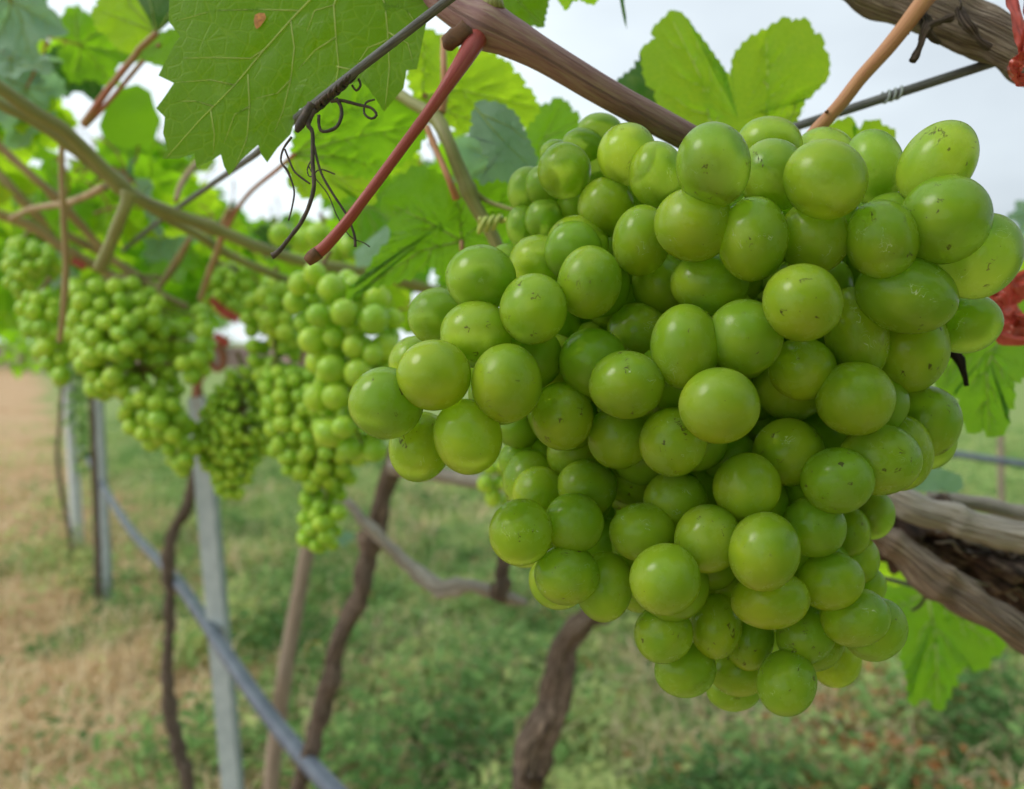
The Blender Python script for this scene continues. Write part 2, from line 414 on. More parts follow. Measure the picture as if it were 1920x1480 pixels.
dirt = t.ramp(med, [(0.35, (0.36, 0.21, 0.10, 1)), (0.65, (0.60, 0.41, 0.23, 1))])
soil = t.mix(t.step(big, 0.40, 0.62), straw, dirt)
moss = t.ramp(fin, [(0.3, (0.12, 0.20, 0.05, 1)), (0.5, (0.22, 0.31, 0.09, 1)), (0.75, (0.42, 0.38, 0.18, 1))])
gm = t.math('ADD', t.math('MULTIPLY', t.math('SUBTRACT', side, 0.25), 0.55), t.math('MULTIPLY', t.math('SUBTRACT', t.math('ADD', t.math('MULTIPLY', big, 0.6), t.math('MULTIPLY', med, 0.4)), 0.5), 2.6))
far = t.step(xyz.outputs[1], 12.0, 34.0)
gm = t.math('ADD', gm, t.math('MULTIPLY', far, -0.25))
col = t.mix(t.step(gm, -0.12, 0.30), soil, moss)
b = t.n('BsdfPrincipled'); t.set(b.inputs['Base Color'], col); b.inputs['Roughness'].default_value = 0.95; b.inputs['Specular IOR Level'].default_value = 0.15
t.set(b.inputs['Normal'], t.bump(t.math('ADD', fin, t.math('MULTIPLY', vf, 0.5)), 0.6, 0.012))
M['soil'] = t.done(b.outputs[0])
me = bpy.data.meshes.new('ground'); me.from_pydata(gv, [], gf); me.materials.append(M['soil']); me.shade_smooth()
tag(link('ground', me), kind='structure')

# far brown bank that closes the field on the left
M['bank'] = plain_material('bank_earth', (0.20, 0.13, 0.10), (0.30, 0.21, 0.16), 0.6, 0.95, 0.5, 0.1)
bv, bf = [], []
for i in range(61):
    x = -75 + i * 1.35; h = 1.25 + 0.3 * mnoise.noise(Vector((x * 0.15, 5, 0)))
    for (dy, z) in ((0, -0.05), (1.2, h * 0.85), (3, h), (6, -0.05)): bv.append((x, 44 + 0.12 * (x + 40) + dy, z + 0.1 * mnoise.noise(Vector((x, dy, 2)))))
for i in range(60):
    for j in range(3): bf.append((i * 4 + j, (i + 1) * 4 + j, (i + 1) * 4 + j + 1, i * 4 + j + 1))
me = bpy.data.meshes.new('earth_bank'); me.from_pydata(bv, [], bf); me.materials.append(M['bank']); me.shade_smooth()
tag(link('earth_bank', me), kind='structure')

# ------------------------------------------------------------------ scattered plants as single objects
def scatter_mesh(name, verts, faces, tone, mat, label, cat):
    verts = np.asarray(verts, dtype=np.float32).reshape(-1, 3)
    k = len(faces[0]) if not isinstance(faces, np.ndarray) else faces.shape[1]
    faces = np.asarray(faces, dtype=np.int32)
    me = bpy.data.meshes.new(name)
    me.vertices.add(len(verts)); me.vertices.foreach_set('co', verts.ravel())
    nf = len(faces)
    me.loops.add(nf * k); me.loops.foreach_set('vertex_index', faces.ravel())
    me.polygons.add(nf); me.polygons.foreach_set('loop_start', np.arange(0, nf * k, k, dtype=np.int32))
    me.polygons.foreach_set('loop_total', np.full(nf, k, dtype=np.int32))
    at = me.attributes.new('tone', 'FLOAT', 'POINT'); at.data.foreach_set('value', np.asarray(tone, dtype=np.float32))
    me.update(calc_edges=True); me.validate()
    me.materials.append(mat); me.shade_smooth()
    return tag(link(name, me), label, cat, kind='stuff')

def spots(n, zmin, zmax, keep):
    out = []
    while len(out) < n:
        u = rng.random()
        Z = zmin * (zmax / zmin) ** u
        x = (rng.random() * 2 - 1) * (0.66 * Z + 0.6); y = Z
        p = keep(x, y)
        if rng.random() < p: out.append((x, y))
    return out
def greenness(x, y):
    s = row_side(x, y)
    g = 0.30 + (1.3 if s > 0 else 0.6) * (s - .05) + 1.0 * hnoise(x, y, 0.8, 4.2) + 0.9 * hnoise(x, y, 2.6, 9.1)
    return max(0.0, min(1.0, g))

def blades(name, spts, hmin, hmax, wid, lean, tone_f, mat, label, cat, per=5, lying=False, spread=0.03):
    V, T = [], []
    for (x, y) in spts:
        z = ground_z(x, y) - 0.004
        tb = tone_f(x, y)
        for _ in range(per):
            a = rng.random() * 2 * math.pi; h = rng.uniform(hmin, hmax)
            bx, by = x + rng.gauss(0, spread), y + rng.gauss(0, spread)
            dx, dy = math.cos(a), math.sin(a); wx, wy = -dy * wid * 0.5 * rng.uniform(0.6, 1.4), dx * wid * 0.5
            l = lean * rng.uniform(0.4, 1.3)
            if lying:
                zz = rng.uniform(0.004, 0.035); m = rng.uniform(-.008, .02)
                q = [(bx - wx, by - wy, z + zz), (bx + wx, by + wy, z + zz),
                     (bx + dx * h * .55 - wx, by + dy * h * .55 - wy, z + zz + m), (bx + dx * h * .55 + wx, by + dy * h * .55 + wy, z + zz + m),
                     (bx + dx * h - wx * .3, by + dy * h - wy * .3, z + zz - .01), (bx + dx * h + wx * .3, by + dy * h + wy * .3, z + zz - .01)]
            else:
                k1, k2 = h * l * .4, h * l
                q = [(bx - wx, by - wy, z), (bx + wx, by + wy, z),
                     (bx + dx * k1 - wx * .8, by + dy * k1 - wy * .8, z + h * .62), (bx + dx * k1 + wx * .8, by + dy * k1 + wy * .8, z + h * .62),
                     (bx + dx * k2 - wx * .15, by + dy * k2 - wy * .15, z + h * (1 - 0.35 * l)), (bx + dx * k2 + wx * .15, by + dy * k2 + wy * .15, z + h * (1 - 0.35 * l))]
            V += q; tt = max(0, min(1, tb + rng.gauss(0, 0.22))); T += [tt] * 6
    Fc = (np.arange(len(V) // 6)[:, None] * 6 + np.array([0, 1, 3, 2, 2, 3, 5, 4])).reshape(-1, 4)
    return scatter_mesh(name, V, Fc, T, mat, label, cat)

M['blade'] = toned_material('grass_blades', (0.17, 0.32, 0.07), (0.40, 0.56, 0.17), c=(0.74, 0.66, 0.32))
M['straw'] = toned_material('dry_straw', (0.36, 0.20, 0.09), (0.74, 0.53, 0.30), trans=0.15, c=(0.85, 0.70, 0.46))
M['weed'] = toned_material('weed_leaves', (0.11, 0.24, 0.06), (0.32, 0.52, 0.16), trans=0.45, c=(0.62, 0.68, 0.26))
M['rustleaf'] = toned_material('rust_leaves', (0.28, 0.10, 0.03), (0.60, 0.27, 0.08), trans=0.3)

blades('grass', spots(11000, 1.5, 15, lambda x, y: greenness(x, y) ** 1.4 * 0.9 + 0.03), 0.05, 0.17, 0.006, 0.6,
       lambda x, y: 0.45 + 0.5 * hnoise(x, y, 1.3, 2), M['blade'], 'patchy green and yellowing grass covering the ground under the vines', 'grass', per=7, spread=.045)
blades('straw', spots(6500, 1.5, 12, lambda x, y: (1 - greenness(x, y)) * (0.35 + 0.65 * (hnoise(x, y, 1.1, 7) > -0.05)) + 0.07), 0.06, 0.20, 0.006, 0.5,
       lambda x, y: 0.45 + 0.5 * hnoise(x, y, 0.8, 5), M['straw'], 'pale dry straw lying over the bare earth left of the vine row', 'straw', per=5, lying=True, spread=0.05)
blades('dry_grass', spots(1700, 1.8, 8, lambda x, y: 1.0 if hnoise(x, y, 1.0, 12) > 0.05 else 0.10), 0.10, 0.30, 0.005, 0.9,
       lambda x, y: 0.7, M['straw'], 'tufts of tall bleached grass standing among the weeds', 'dry grass', per=9, spread=0.05)

def weeds(name, spts, mat, label, cat, hm, size, per, tone_f):
    V, Fc, T = [], [], []
    for (x, y) in spts:
        z = ground_z(x, y); H = hm(x, y) * rng.uniform(0.5, 1.2); tb = tone_f(x, y)
        for _ in range(per):
            a = rng.random() * 6.283; rr = rng.random() ** 0.6 * (0.03 + H * 0.45)
            c = Vector((x + math.cos(a) * rr, y + math.sin(a) * rr, z + H * rng.uniform(0.15, 1.0)))
            s = size * rng.uniform(0.55, 1.3)
            n = Vector((rng.gauss(0, .45), rng.gauss(0, .45), 1)).normalized()
            d = n.cross(Vector((math.cos(a), math.sin(a), 0.2))).normalized(); e = n.cross(d)
            i = len(V)
            V += [c - d * s, c - e * s * .42 - d * s * .1 + n * s * .1, c + e * s * .42 - d * s * .1 + n * s * .1, c + d * s * 0.75 - e * s * .3 + n * s * .04, c + d * s * 0.75 + e * s * .3 + n * s * .04, c + d * s * 1.15 - n * s * .15]
            Fc += [(i, i + 1, i + 3, i + 5), (i, i + 5, i + 4, i + 2)]
            T += [max(0, min(1, tb + rng.gauss(0, .2)))] * 6
    return scatter_mesh(name, [v[:] for v in V], Fc, T, mat, label, cat)
weeds('weeds', spots(12000, 1.6, 13, lambda x, y: max(0.0, greenness(x, y) - 0.25) * 1.2 + 0.01), M['weed'],
      'low broad leaved weeds growing thickly under and behind the grapes', 'weeds',
      lambda x, y: 0.10 + 0.34 * max(0, hnoise(x, y, 1.1, 6) + 0.2), 0.025, 9, lambda x, y: 0.45 + 1.1 * hnoise(x, y, 1.6, 15))
def rusty(x, y):
    return 1.0 if (0.35 < x / y * 1.0 < 0.62 and 2.3 < y < 4.2 and hnoise(x, y, 2.0, 8) > -0.05) else (0.012 if row_side(x, y) > 0.3 else 0.0)
weeds('rust_leaves', spots(520, 1.8, 5, rusty), M['rustleaf'], 'withered orange brown leaves scattered over the weeds at lower right', 'dry leaves',
      lambda x, y: 0.17, 0.022, 5, lambda x, y: 0.6)

# ------------------------------------------------------------------ far shrubs and trees at the end of the field
def crown_mesh(name, n, rx, ry, rz, size, mat, parent, cz, seed):
    r = random.Random(seed); V, Fc, T = [], [], []
    lobes = [(Vector((r.uniform(-.6, .6) * rx, r.uniform(-.6, .6) * ry, r.uniform(-.5, .6) * rz)), r.uniform(.35, .6)) for _ in range(9)]
    for _ in range(n):
        c0, s0 = r.choice(lobes)
        q = Vector((r.gauss(0, 1), r.gauss(0, 1), r.gauss(0, 1))).normalized() * r.random() ** 0.4
        c = c0 + Vector((q.x * rx, q.y * ry, q.z * rz)) * s0 + Vector((0, 0, cz))
        s = size * r.uniform(.5, 1.3); d = Vector((r.gauss(0, 1), r.gauss(0, 1), r.gauss(0, .6))).normalized(); e = d.orthogonal().normalized()
        i = len(V); V += [c - d * s, c - e * s * .5, c + d * s, c + e * s * .5]; Fc.append((i, i + 1, i + 2, i + 3)); T += [r.random()] * 4
    me = bpy.data.meshes.new(name); me.from_pydata([v[:] for v in V], [], Fc)
    at = me.attributes.new('tone', 'FLOAT', 'POINT'); at.data.foreach_set('value', np.array(T, dtype=np.float32))
    me.materials.append(mat); o = link(name, me, parent); return o
def far_tree(x, y, h, wdt, label, seed, name='tree', cat='tree', n=2600):
    o = empty(name, (x, y, 0), label, cat)
    mb = MB(); mb.tube([(x, y, -.1), (x + .1, y, h * .3), (x - .1, y, h * .7)], [h * .035, h * .025, h * .01], seg=8); mb.build('trunk', M['trunk'], o)
    crown_mesh('crown', n, wdt * .5, wdt * .5, h * .36, h * .035, M['weed'], o, h * .58, seed)
far_tree(-24.5, 40, 4.4, 5.5, 'dark green bushy tree far off beside the brown bank', 3)
far_tree(-33, 50, 5.0, 7.0, 'broad hazy tree farthest left beyond the brown bank', 4)
far_tree(-19, 47, 3.6, 6.0, 'low round tree behind the white post at the far end of the field', 5)
far_tree(29, 44, 4.2, 9.0, 'wide low tree at the edge of the field far right', 6)
far_tree(37, 52, 5.0, 9.0, 'taller far tree beyond the field at the right edge', 7)
far_tree(18, 55, 4.0, 8.0, 'far tree standing behind the large grape bunch', 8)

# ------------------------------------------------------------------ posts, stakes, pipe, trunks
def gpoint(px, py_h, Z):  # ground point under pixel column px at depth Z
    q = P(px, 740, Z); return Vector((q.x, q.y, ground_z(q.x, q.y)))
def drop(px_top, py_top, Z, px_slope=0.0):
    """3D point reached on the ground by a line that runs down the picture from (px_top, py_top)"""
    dy = (1.5 * F / Z / CP) + 640 - py_top
    return P(px_top + px_slope * dy, py_top + dy * 0.995, Z)

def profile_post(name, label, cat, top, bot, w_, d_, mat, group=None):
    """open steel channel: web and two lipped flanges"""
    o = empty(name, bot, label, cat, group)
    ax = (top - bot).normalized(); sx_ = ax.cross(Vector((0.3, 1, 0))).normalized(); sy_ = sx_.cross(ax).normalized()
    th = 0.004; lip = w_ * 0.22
    prof = [(-w_/2, d_/2), (-w_/2, -d_/2), (w_/2, -d_/2), (w_/2, d_/2), (w_/2 - lip, d_/2), (w_/2 - lip, d_/2 - th), (w_/2 - th, d_/2 - th), (w_/2 - th, -d_/2 + th), (-w_/2 + th, -d_/2 + th), (-w_/2 + th, d_/2 - th), (-w_/2 + lip, d_/2 - th), (-w_/2 + lip, d_/2)]
    mb = MB(); n = len(prof)
    for c in (bot - ax * 0.3, top):
        for (a, b_) in prof: mb.v.append(c + sx_ * a + sy_ * b_); mb.uv.append((a * 10, b_ * 10))
    for j in range(n): mb.f.append((j, (j + 1) % n, n + (j + 1) % n, n + j)); mb.m.append(0)
    mb.f.append(tuple(reversed(range(n)))); mb.m.append(0); mb.f.append(tuple(range(n, 2 * n))); mb.m.append(0)
    mb.build('channel', mat, o, shade=False)
    return o, sx_, ax

Zp = 1.95
top = P(372, 745, Zp); bot = drop(372, 745, Zp, (440 - 372) / (1480 - 745) * 0.95)
post, sx_, ax = profile_post('trellis_post', 'grey galvanised steel trellis post with rusty hooked top, nearest of the posts', 'post', top, bot, 0.050, 0.022, M['steel'], 'trellis posts of the vine row')
mb = MB()
hk = [top - ax * 0.05, top + ax * 0.03, P(388, 690, Zp), P(386, 668, Zp), P(395, 650, Zp), P(414, 655, Zp - .01), P(420, 675, Zp - .015), P(412, 692, Zp - .01), P(400, 690, Zp), P(398, 676, Zp)]
mb.tube(hk, [.011, .011, .010, .009, .009, .009, .009, .008, .007, .006], seg=8, step=.006, rough=.15, freq=80)
mb.build('hook', M['rust'], post)
p2, _, _ = profile_post('trellis_post', 'thin grey trellis post beside a dark straight trunk, second from the camera', 'post', P(172, 500, 4.6), drop(178, 760, 4.6, 0.065), 0.055, 0.03, M['steel'], 'trellis posts of the vine row')
p3 = empty('trellis_post', drop(125, 700, 5.9, 0.07), 'pale whitish trellis post wrapped in a green creeper, farthest of the posts', 'post', 'trellis posts of the vine row')
mb = MB(); b3 = p3.location.copy(); t3 = P(118, 560, 5.9)
mb.tube([b3 + Vector((0, 0, -.2)), b3.lerp(t3, .5), t3], [.043, .040, .038], seg=6, rough=.05, freq=8); mb.build('shaft', M['white_post'], p3)
# creeper on that post
cr_v, cr_f, cr_t = [], [], []
for _ in range(330):
    u = rng.random() ** .8; c = b3.lerp(t3, 0.28 + 0.62 * u) + Vector((0.09 + rng.gauss(0, .05), rng.gauss(0, .05), 0)); s = rng.uniform(.02, .045)
    d = Vector((rng.gauss(0, 1), rng.gauss(0, 1), rng.gauss(0, 1))).normalized(); e = d.orthogonal().normalized(); i = len(cr_v)
    cr_v += [c - d * s, c - e * s * .6, c + d * s, c + e * s * .6]; cr_f.append((i, i + 1, i + 2, i + 3)); cr_t += [rng.random() * .8] * 4
me = bpy.data.meshes.new('creeper'); me.from_pydata([(v - b3)[:] for v in cr_v], [], cr_f)
at = me.attributes.new('tone', 'FLOAT', 'POINT'); at.data.foreach_set('value', np.array(cr_t, dtype=np.float32)); me.materials.append(M['weed'])
tag(link('creeper', me, loc=b3), 'small leaved green creeper climbing the farthest pale post', 'climbing plant')

def to3(pts): return [pt(q) for q in pts]
def trunk(name, label, cat, pts, rad, mat, ground_px=None, **kw):
    Z = pts[-1][2]; last = pts[-1]
    p3d = to3(pts); rr = [r * q[2] / F for r, q in zip(rad, pts)]
    g = Vector((p3d[-1].x, p3d[-1].y, ground_z(p3d[-1].x, p3d[-1].y) - 0.04))
    if ground_px: g.x += ground_px
    if p3d[-1].z > 0.05: p3d.append(p3d[-1].lerp(g, .5) + Vector((0.01, 0, 0))); rr.append(rr[-1]); p3d.append(g); rr.append(rr[-1] * 1.2)
    mb = MB(); mb.tube(p3d, rr, **kw); o = mb.build(name, mat, None, g)
    return tag(o, label, cat)
TK = dict(seg=26, rough=0.75, freq=30)
trunk('grapevine', 'slender crooked brown vine trunk left of the steel post', 'vine trunk',
      [(372, 700, 2.25), (366, 880, 2.25), (352, 950, 2.25), (323, 1005, 2.25), (316, 1060, 2.25), (319, 1140, 2.25), (313, 1230, 2.25), (316, 1310, 2.25), (333, 1400, 2.25), (350, 1450, 2.25), (352, 1500, 2.25)],
      [9.6, 9.6, 10.4, 10.4, 10.4, 10.4, 9.6, 10.4, 11.2, 12.8, 12], M['trunk'], **TK)
trunk('grapevine', 'dark brown vine trunk leaning left, joined by a dry side branch', 'vine trunk',
      [(765, 800, 1.45), (740, 868, 1.45), (712, 950, 1.45), (700, 1010, 1.45), (683, 1070, 1.45), (668, 1130, 1.45), (632, 1205, 1.45), (613, 1290, 1.45), (590, 1380, 1.45), (562, 1480, 1.45)],
      [14.08, 16.72, 15.84, 19.36, 16.72, 17.6, 14.08, 15.84, 14.08, 14.96], M['trunk'], ground_px=-.12, knots=((.18, .25, .03), (.33, .2, .03), (.5, .15, .02)), **TK)
trunk('grapevine', 'thick gnarled brown trunk below the large grape bunch', 'vine trunk',
      [(1230, 1060, 1.12), (1165, 1110, 1.12), (1100, 1160, 1.12), (1062, 1215, 1.12), (1045, 1270, 1.12), (1030, 1330, 1.12), (1000, 1395, 1.12), (992, 1450, 1.12), (990, 1500, 1.12)],
      [21.12, 24.64, 27.28, 22, 28.16, 26.4, 26.4, 29.04, 27.28], M['trunk'], ground_px=.02, knots=((.28, .2, .03), (.42, .18, .02), (.6, .12, .03)), seg=48, rough=0.7, freq=34)
trunk('grapevine', 'straight dark trunk standing against the thin second post', 'vine trunk',
      [(166, 600, 4.5), (172, 760, 4.5), (178, 900, 4.5), (183, 1020, 4.5), (184, 1110, 4.5)], [5, 5, 6, 6, 7], M['trunk'], seg=10, rough=.2, freq=20)
trunk('grapevine', 'thin bowed bare vine stem in front of the pale farthest post', 'vine trunk',
      [(118, 700, 5.4), (113, 790, 5.4), (108, 850, 5.4), (117, 930, 5.4), (128, 985, 5.4)], [3.2, 3.5, 3.5, 4, 4], M['trunk'], seg=8, rough=.2, freq=20)
o = trunk('stake', 'straight grey wooden stake between the pipe and the leaning trunk', 'stake',
      [(590, 960, 1.75), (574, 1040, 1.75), (545, 1200, 1.75), (525, 1330, 1.75), (508, 1480, 1.75)], [13, 14, 15, 15, 15], M['stake'], ground_px=-.05, seg=14, rough=.06, freq=14)
# irrigation pipe along the row
pp = [(190, 905, 4.6), (210, 940, 3.95), (250, 1000, 3.15), (320, 1075, 2.36), (375, 1150, 2.03), (428, 1232, 1.80), (500, 1335, 1.60), (560, 1410, 1.48), (610, 1465, 1.38), (700, 1560, 1.22), (830, 1700, 1.05)]
mb = MB(); pr = [Vector(pt(q)) for q in pp]; mb.tube([pr[0] + (pr[0] - pr[1]) * 5] + pr, 0.0165, seg=14, step=.05)
tag(mb.build('irrigation_pipe', M['hose'], None, pr[3]), 'blue grey plastic irrigation pipe running along the vine row', 'pipe')
mb = MB(); mb.tube([P(1600, 820, 3.2), P(1790, 851, 3.1), P(1930, 872, 3.0), P(2300, 925, 2.8)], .013, seg=12, step=.08)
tag(mb.build('irrigation_pipe', M['hose'], None, P(1790, 851, 3.1)), 'grey pipe crossing the grass behind the large bunch at the right', 'pipe')
tag(MB().tube([P(1874, 560, 3.4), P(1876, 800, 3.4), P(1878, 1000, 3.4), drop(1879, 1010, 3.4, 0)], .014, seg=10, rough=.1, freq=20).build('stake', M['stake'], None, drop(1879, 1010, 3.4, 0)),
    'faint thin stake standing in the grass behind the grey pipe', 'stake')
# dry branches
BK = dict(seg=18, rough=0.3, freq=40)
thing_tube('dry_branch', 'pale grey dry branch slanting from the bunch tip to the right', 'branch',
           [(560, 880, 1.12), (648, 942, 1.1), (690, 985, 1.08), (740, 1035, 1.06), (790, 1080, 1.04), (828, 1105, 1.02), (870, 1098, 1.01), (925, 1110, 1.0), (960, 1122, 1.0), (988, 1130, 1.0)],
           [7, 8, 11, 11, 12, 17, 11, 14, 11, 6], M['gray_bark'], seg=22, rough=.4, freq=70, knots=((.58, .45, .025), (.76, .4, .03), (.3, .2, .02)))
thing_tube('dry_branch', 'short grey branch stub crossing behind the left arm of the bunch', 'branch',
           [(735, 872, 1.42), (790, 885, 1.4), (850, 895, 1.38), (905, 905, 1.36), (925, 915, 1.36)], [18, 15, 14, 15, 9], M['gray_bark'], **BK)
thing_tube('dried_stem', 'dark shrivelled brown bunch stem hanging above the grey branch', 'dried stem',
           [(948, 1035, .99), (942, 1070, .99), (940, 1100, .985), (934, 1126, .985)], [9, 12, 15, 13], M['trunk'], seg=16, rough=.8, freq=160)

# ------------------------------------------------------------------ leaves
def inpoly(x, y, poly):
    c = False; n = len(poly); j = n - 1
    for i in range(n):
        xi, yi = poly[i]; xj, yj = poly[j]
        if (yi > y) != (yj > y) and x < (xj - xi) * (y - yi) / (yj - yi) + xi: c = not c
        j = i
    return c
def seg_dist(x, y, a, b):
    ax_, ay_ = a; bx_, by_ = b; dx, dy = bx_ - ax_, by_ - ay_
    t_ = max(0, min(1, ((x - ax_) * dx + (y - ay_) * dy) / (dx * dx + dy * dy + 1e-9)))
    return math.hypot(x - ax_ - dx * t_, y - ay_ - dy * t_)

def serrate(poly, step, amp, r):
    """adds teeth along the edges of an outline"""
    out = []; n = len(poly)
    area = sum(poly[i][0] * poly[(i + 1) % n][1] - poly[(i + 1) % n][0] * poly[i][1] for i in range(n))
    sg = 1 if area > 0 else -1
    for i in range(n):
        p, q = poly[i], poly[(i + 1) % n]
        dx, dy = q[0] - p[0], q[1] - p[1]; Ln = math.hypot(dx, dy); 
        nxv, nyv = dy / (Ln + 1e-9) * sg, -dx / (Ln + 1e-9) * sg
        k = max(1, round(Ln / step)); a_ = amp * r.uniform(.6, 1.2)
        for j in range(k):
            for (u, h) in ((0, 0), (.3, .42), (.55, .8), (.7, 1.0), (.82, .45)):
                tt = (j + u) / k; hh = h * a_ * (Ln / k / step) ** 0.5
                if k == 1 and Ln < step * .5: hh *= .3
                bulge = math.sin(math.pi * tt) * Ln * 0.02
                out.append((p[0] + dx * tt + nxv * (hh + bulge), p[1] + dy * tt + nyv * (hh + bulge)))
    return out

def traced_leaf(label, poly, cen, Z0, tilt=(0, 0), cup=0.16, veins=(), vr=2.2, mat='leaf', vmat='vein', tooth=(26, 5), petiole=None, pet_r=5, rings=10, wav=0.11, seed=0, name='vine_leaf', extra=None, group=None, crease=.035):
    """a leaf whose outline, veins and petiole are given in photograph pixels; tilt makes it recede, cup curls it"""
    r = random.Random(seed + 5)
    Rm = sum(math.hypot(p[0] - cen[0], p[1] - cen[1]) for p in poly) / len(poly)
    S = Rm * Z0 / F
    out = serrate(poly, tooth[0] * .9, tooth[1] * 1.7, r) if tooth else poly
    vsegs = [(a, b_) for v in veins for a, b_ in zip(v[:-1], v[1:])]
    def depth(x, y):
        u, v = (x - cen[0]) / Rm, (y - cen[1]) / Rm
        h = cup * (u * u + v * v) * 0.5 + wav * mnoise.noise(Vector((u * 1.4 + seed * 3.7, v * 1.4, seed))) + wav * 0.25 * mnoise.noise(Vector((u * 5 + seed, v * 5, seed)))
        for a, b_ in vsegs:
            d = seg_dist(x, y, a, b_) / Rm
            if d < .2: h += crease * math.exp(-(d / .05) ** 2)
        return Z0 + S * (tilt[0] * u + tilt[1] * v + h)
    C0 = P(cen[0], cen[1], Z0)
    o = empty(name, C0, label, 'leaf', group)
    N = len(out); ts = [((k + 1) / rings) ** 0.8 for k in range(rings)]
    V = [P(cen[0], cen[1], depth(*cen))]
    for t_ in ts:
        for (x, y) in out:
            sm = 1.0
            X = cen[0] + (x - cen[0]) * t_; Y = cen[1] + (y - cen[1]) * t_
            V.append(P(X, Y, depth(X, Y)))
    Fc = [(0, 1 + (j + 1) % N, 1 + j) for j in range(N)]
    for k in range(rings - 1):
        for j in range(N):
            a = 1 + k * N + j; b_ = 1 + k * N + (j + 1) % N
            Fc.append((a, b_, b_ + N, a + N))
    me = bpy.data.meshes.new('blade'); me.from_pydata([((v - C0) / S)[:] for v in V], [], Fc)
    me.materials.append(M[mat]); me.shade_smooth()
    bl = link('blade', me, o); bl.scale = (S, S, S)
    if veins:
        mb = MB()
        for vi, v in enumerate(veins):
            k = len(v); w0 = vr * (1.0 if vi < 3 else .6)
            # finer walk along the vein
            pts, rad = [], []
            for i in range(k - 1):
                m = max(1, int(math.hypot(v[i + 1][0] - v[i][0], v[i + 1][1] - v[i][1]) / (Rm * .06)))
                for j in range(m):
                    t_ = j / m; X = v[i][0] + (v[i + 1][0] - v[i][0]) * t_; Y = v[i][1] + (v[i + 1][1] - v[i][1]) * t_
                    g = (i + t_) / (k - 1)
                    pts.append(P(X, Y, depth(X, Y) - w0 * .45 * Z0 / F)); rad.append(w0 * (1 - .75 * g) * Z0 / F)
            X, Y = v[-1]; pts.append(P(X, Y, depth(X, Y))); rad.append(w0 * .2 * Z0 / F)
            mb.tube(pts, rad, seg=6, smooth=False)
        mb.build('veins', M[vmat], o)
    if petiole:
        p3 = [pt(q) for q in petiole]
        mb = MB(); mb.tube(p3, [pet_r * q[2] / F * (1.25 if i == len(petiole) - 1 else 1) for i, q in enumerate(petiole)], seg=10)
        mb.build('petiole', M['petiole'], o)
    if extra: extra(o, depth, S, C0)
    return o

def curl_veins(main, cen):
    """side veins off each main vein"""
    out = [list(m) for m in main]
    for m in main:
        a, b_ = m[0], m[-1]; dx, dy = b_[0] - a[0], b_[1] - a[1]; Ln = math.hypot(dx, dy); an = math.atan2(dy, dx)
        for k, (f_, s) in enumerate(((.28, 1), (.38, -1), (.52, 1), (.62, -1), (.76, 1), (.84, -1))):
            i = f_ * (len(m) - 1); j = min(int(i), len(m) - 2); u = i - j
            x = m[j][0] * (1 - u) + m[j + 1][0] * u; y = m[j][1] * (1 - u) + m[j + 1][1] * u
            l = Ln * .34 * (1 - f_ * .7); aa = an + s * .85
            out.append([(x, y), (x + math.cos(aa) * l * .5, y + math.sin(aa) * l * .5), (x + math.cos(aa - s * .25) * l, y + math.sin(aa - s * .25) * l)])
    return out

# the large leaf at the top left
def brown_hole(o, depth, S, C0):
    pts = [(478, 28), (487, 24), (496, 25), (499, 33), (494, 42), (488, 50), (481, 55), (477, 48), (476, 38)]
    mb = MB(); c = P(487, 39, depth(487, 39) - .0010); mb.v.append(c); mb.uv.append((0, 0))
    for (x, y) in pts: mb.v.append(P(x, y, depth(x, y) - .0008)); mb.uv.append((x * .01, y * .01))
    for j in range(len(pts)): mb.f.append((0, 1 + (j + 1) % len(pts), 1 + j)); mb.m.append(0)
    mb.build('dead_patch', plain_material('dead_leaf_patch', (0.55, 0.24, 0.06), (0.32, 0.14, 0.04), 500, .8, .4), o)
polyA = [(560, -260), (470, -230), (400, -170), (352, -90), (318, -20), (316, 40), (338, 68), (322, 92), (297, 142), (326, 156), (310, 180), (293, 203), (309, 220), (306, 250), (314, 280), (303, 298),
         (335, 298), (364, 288), (368, 314), (395, 302), (414, 290), (420, 312), (430, 330), (452, 300), (484, 272), (490, 290), (501, 305), (520, 278), (545, 252), (552, 228), (562, 205), (600, 190), (640, 160), (676, 152), (690, 165),
         (704, 185), (720, 210), (738, 188), (757, 165), (762, 132), (782, 130), (790, 90), (800, 40), (830, -20), (850, -120), (790, -220), (700, -260), (672, -190), (640, -240)]
vA = [[(676, -120), (620, -40), (545, 38), (490, 100), (440, 160), (375, 225), (312, 296)],
      [(676, -120), (648, -50), (626, 10), (630, 70), (635, 125), (625, 185)],
      [(676, -120), (705, -40), (722, 10), (727, 60), (730, 130), (722, 205)],
      [(676, -120), (560, -150), (430, -150)], [(676, -120), (780, -90), (840, -60)],
      [(545, 38), (552, 90), (545, 150), (530, 210), (514, 248)], [(465, 140), (468, 200), (463, 260), (440, 315)], [(395, 207), (402, 250), (400, 290)],
      [(560, 20), (480, 18), (400, 20), (330, 40)], [(500, 90), (470, 110), (400, 108), (325, 110)], [(400, 200), (370, 190), (330, 190)], [(440, 160), (395, 150), (330, 155)],
      [(630, 70), (590, 95), (560, 130)], [(632, 125), (655, 130), (668, 140)], [(727, 60), (765, 82), (775, 120)], [(727, 75), (690, 90), (670, 120)], [(722, 10), (760, 15), (790, 60)],
      [(545, 150), (520, 175), (480, 185)], [(468, 200), (440, 215), (420, 270)], [(626, 10), (590, 20), (575, 60)]]
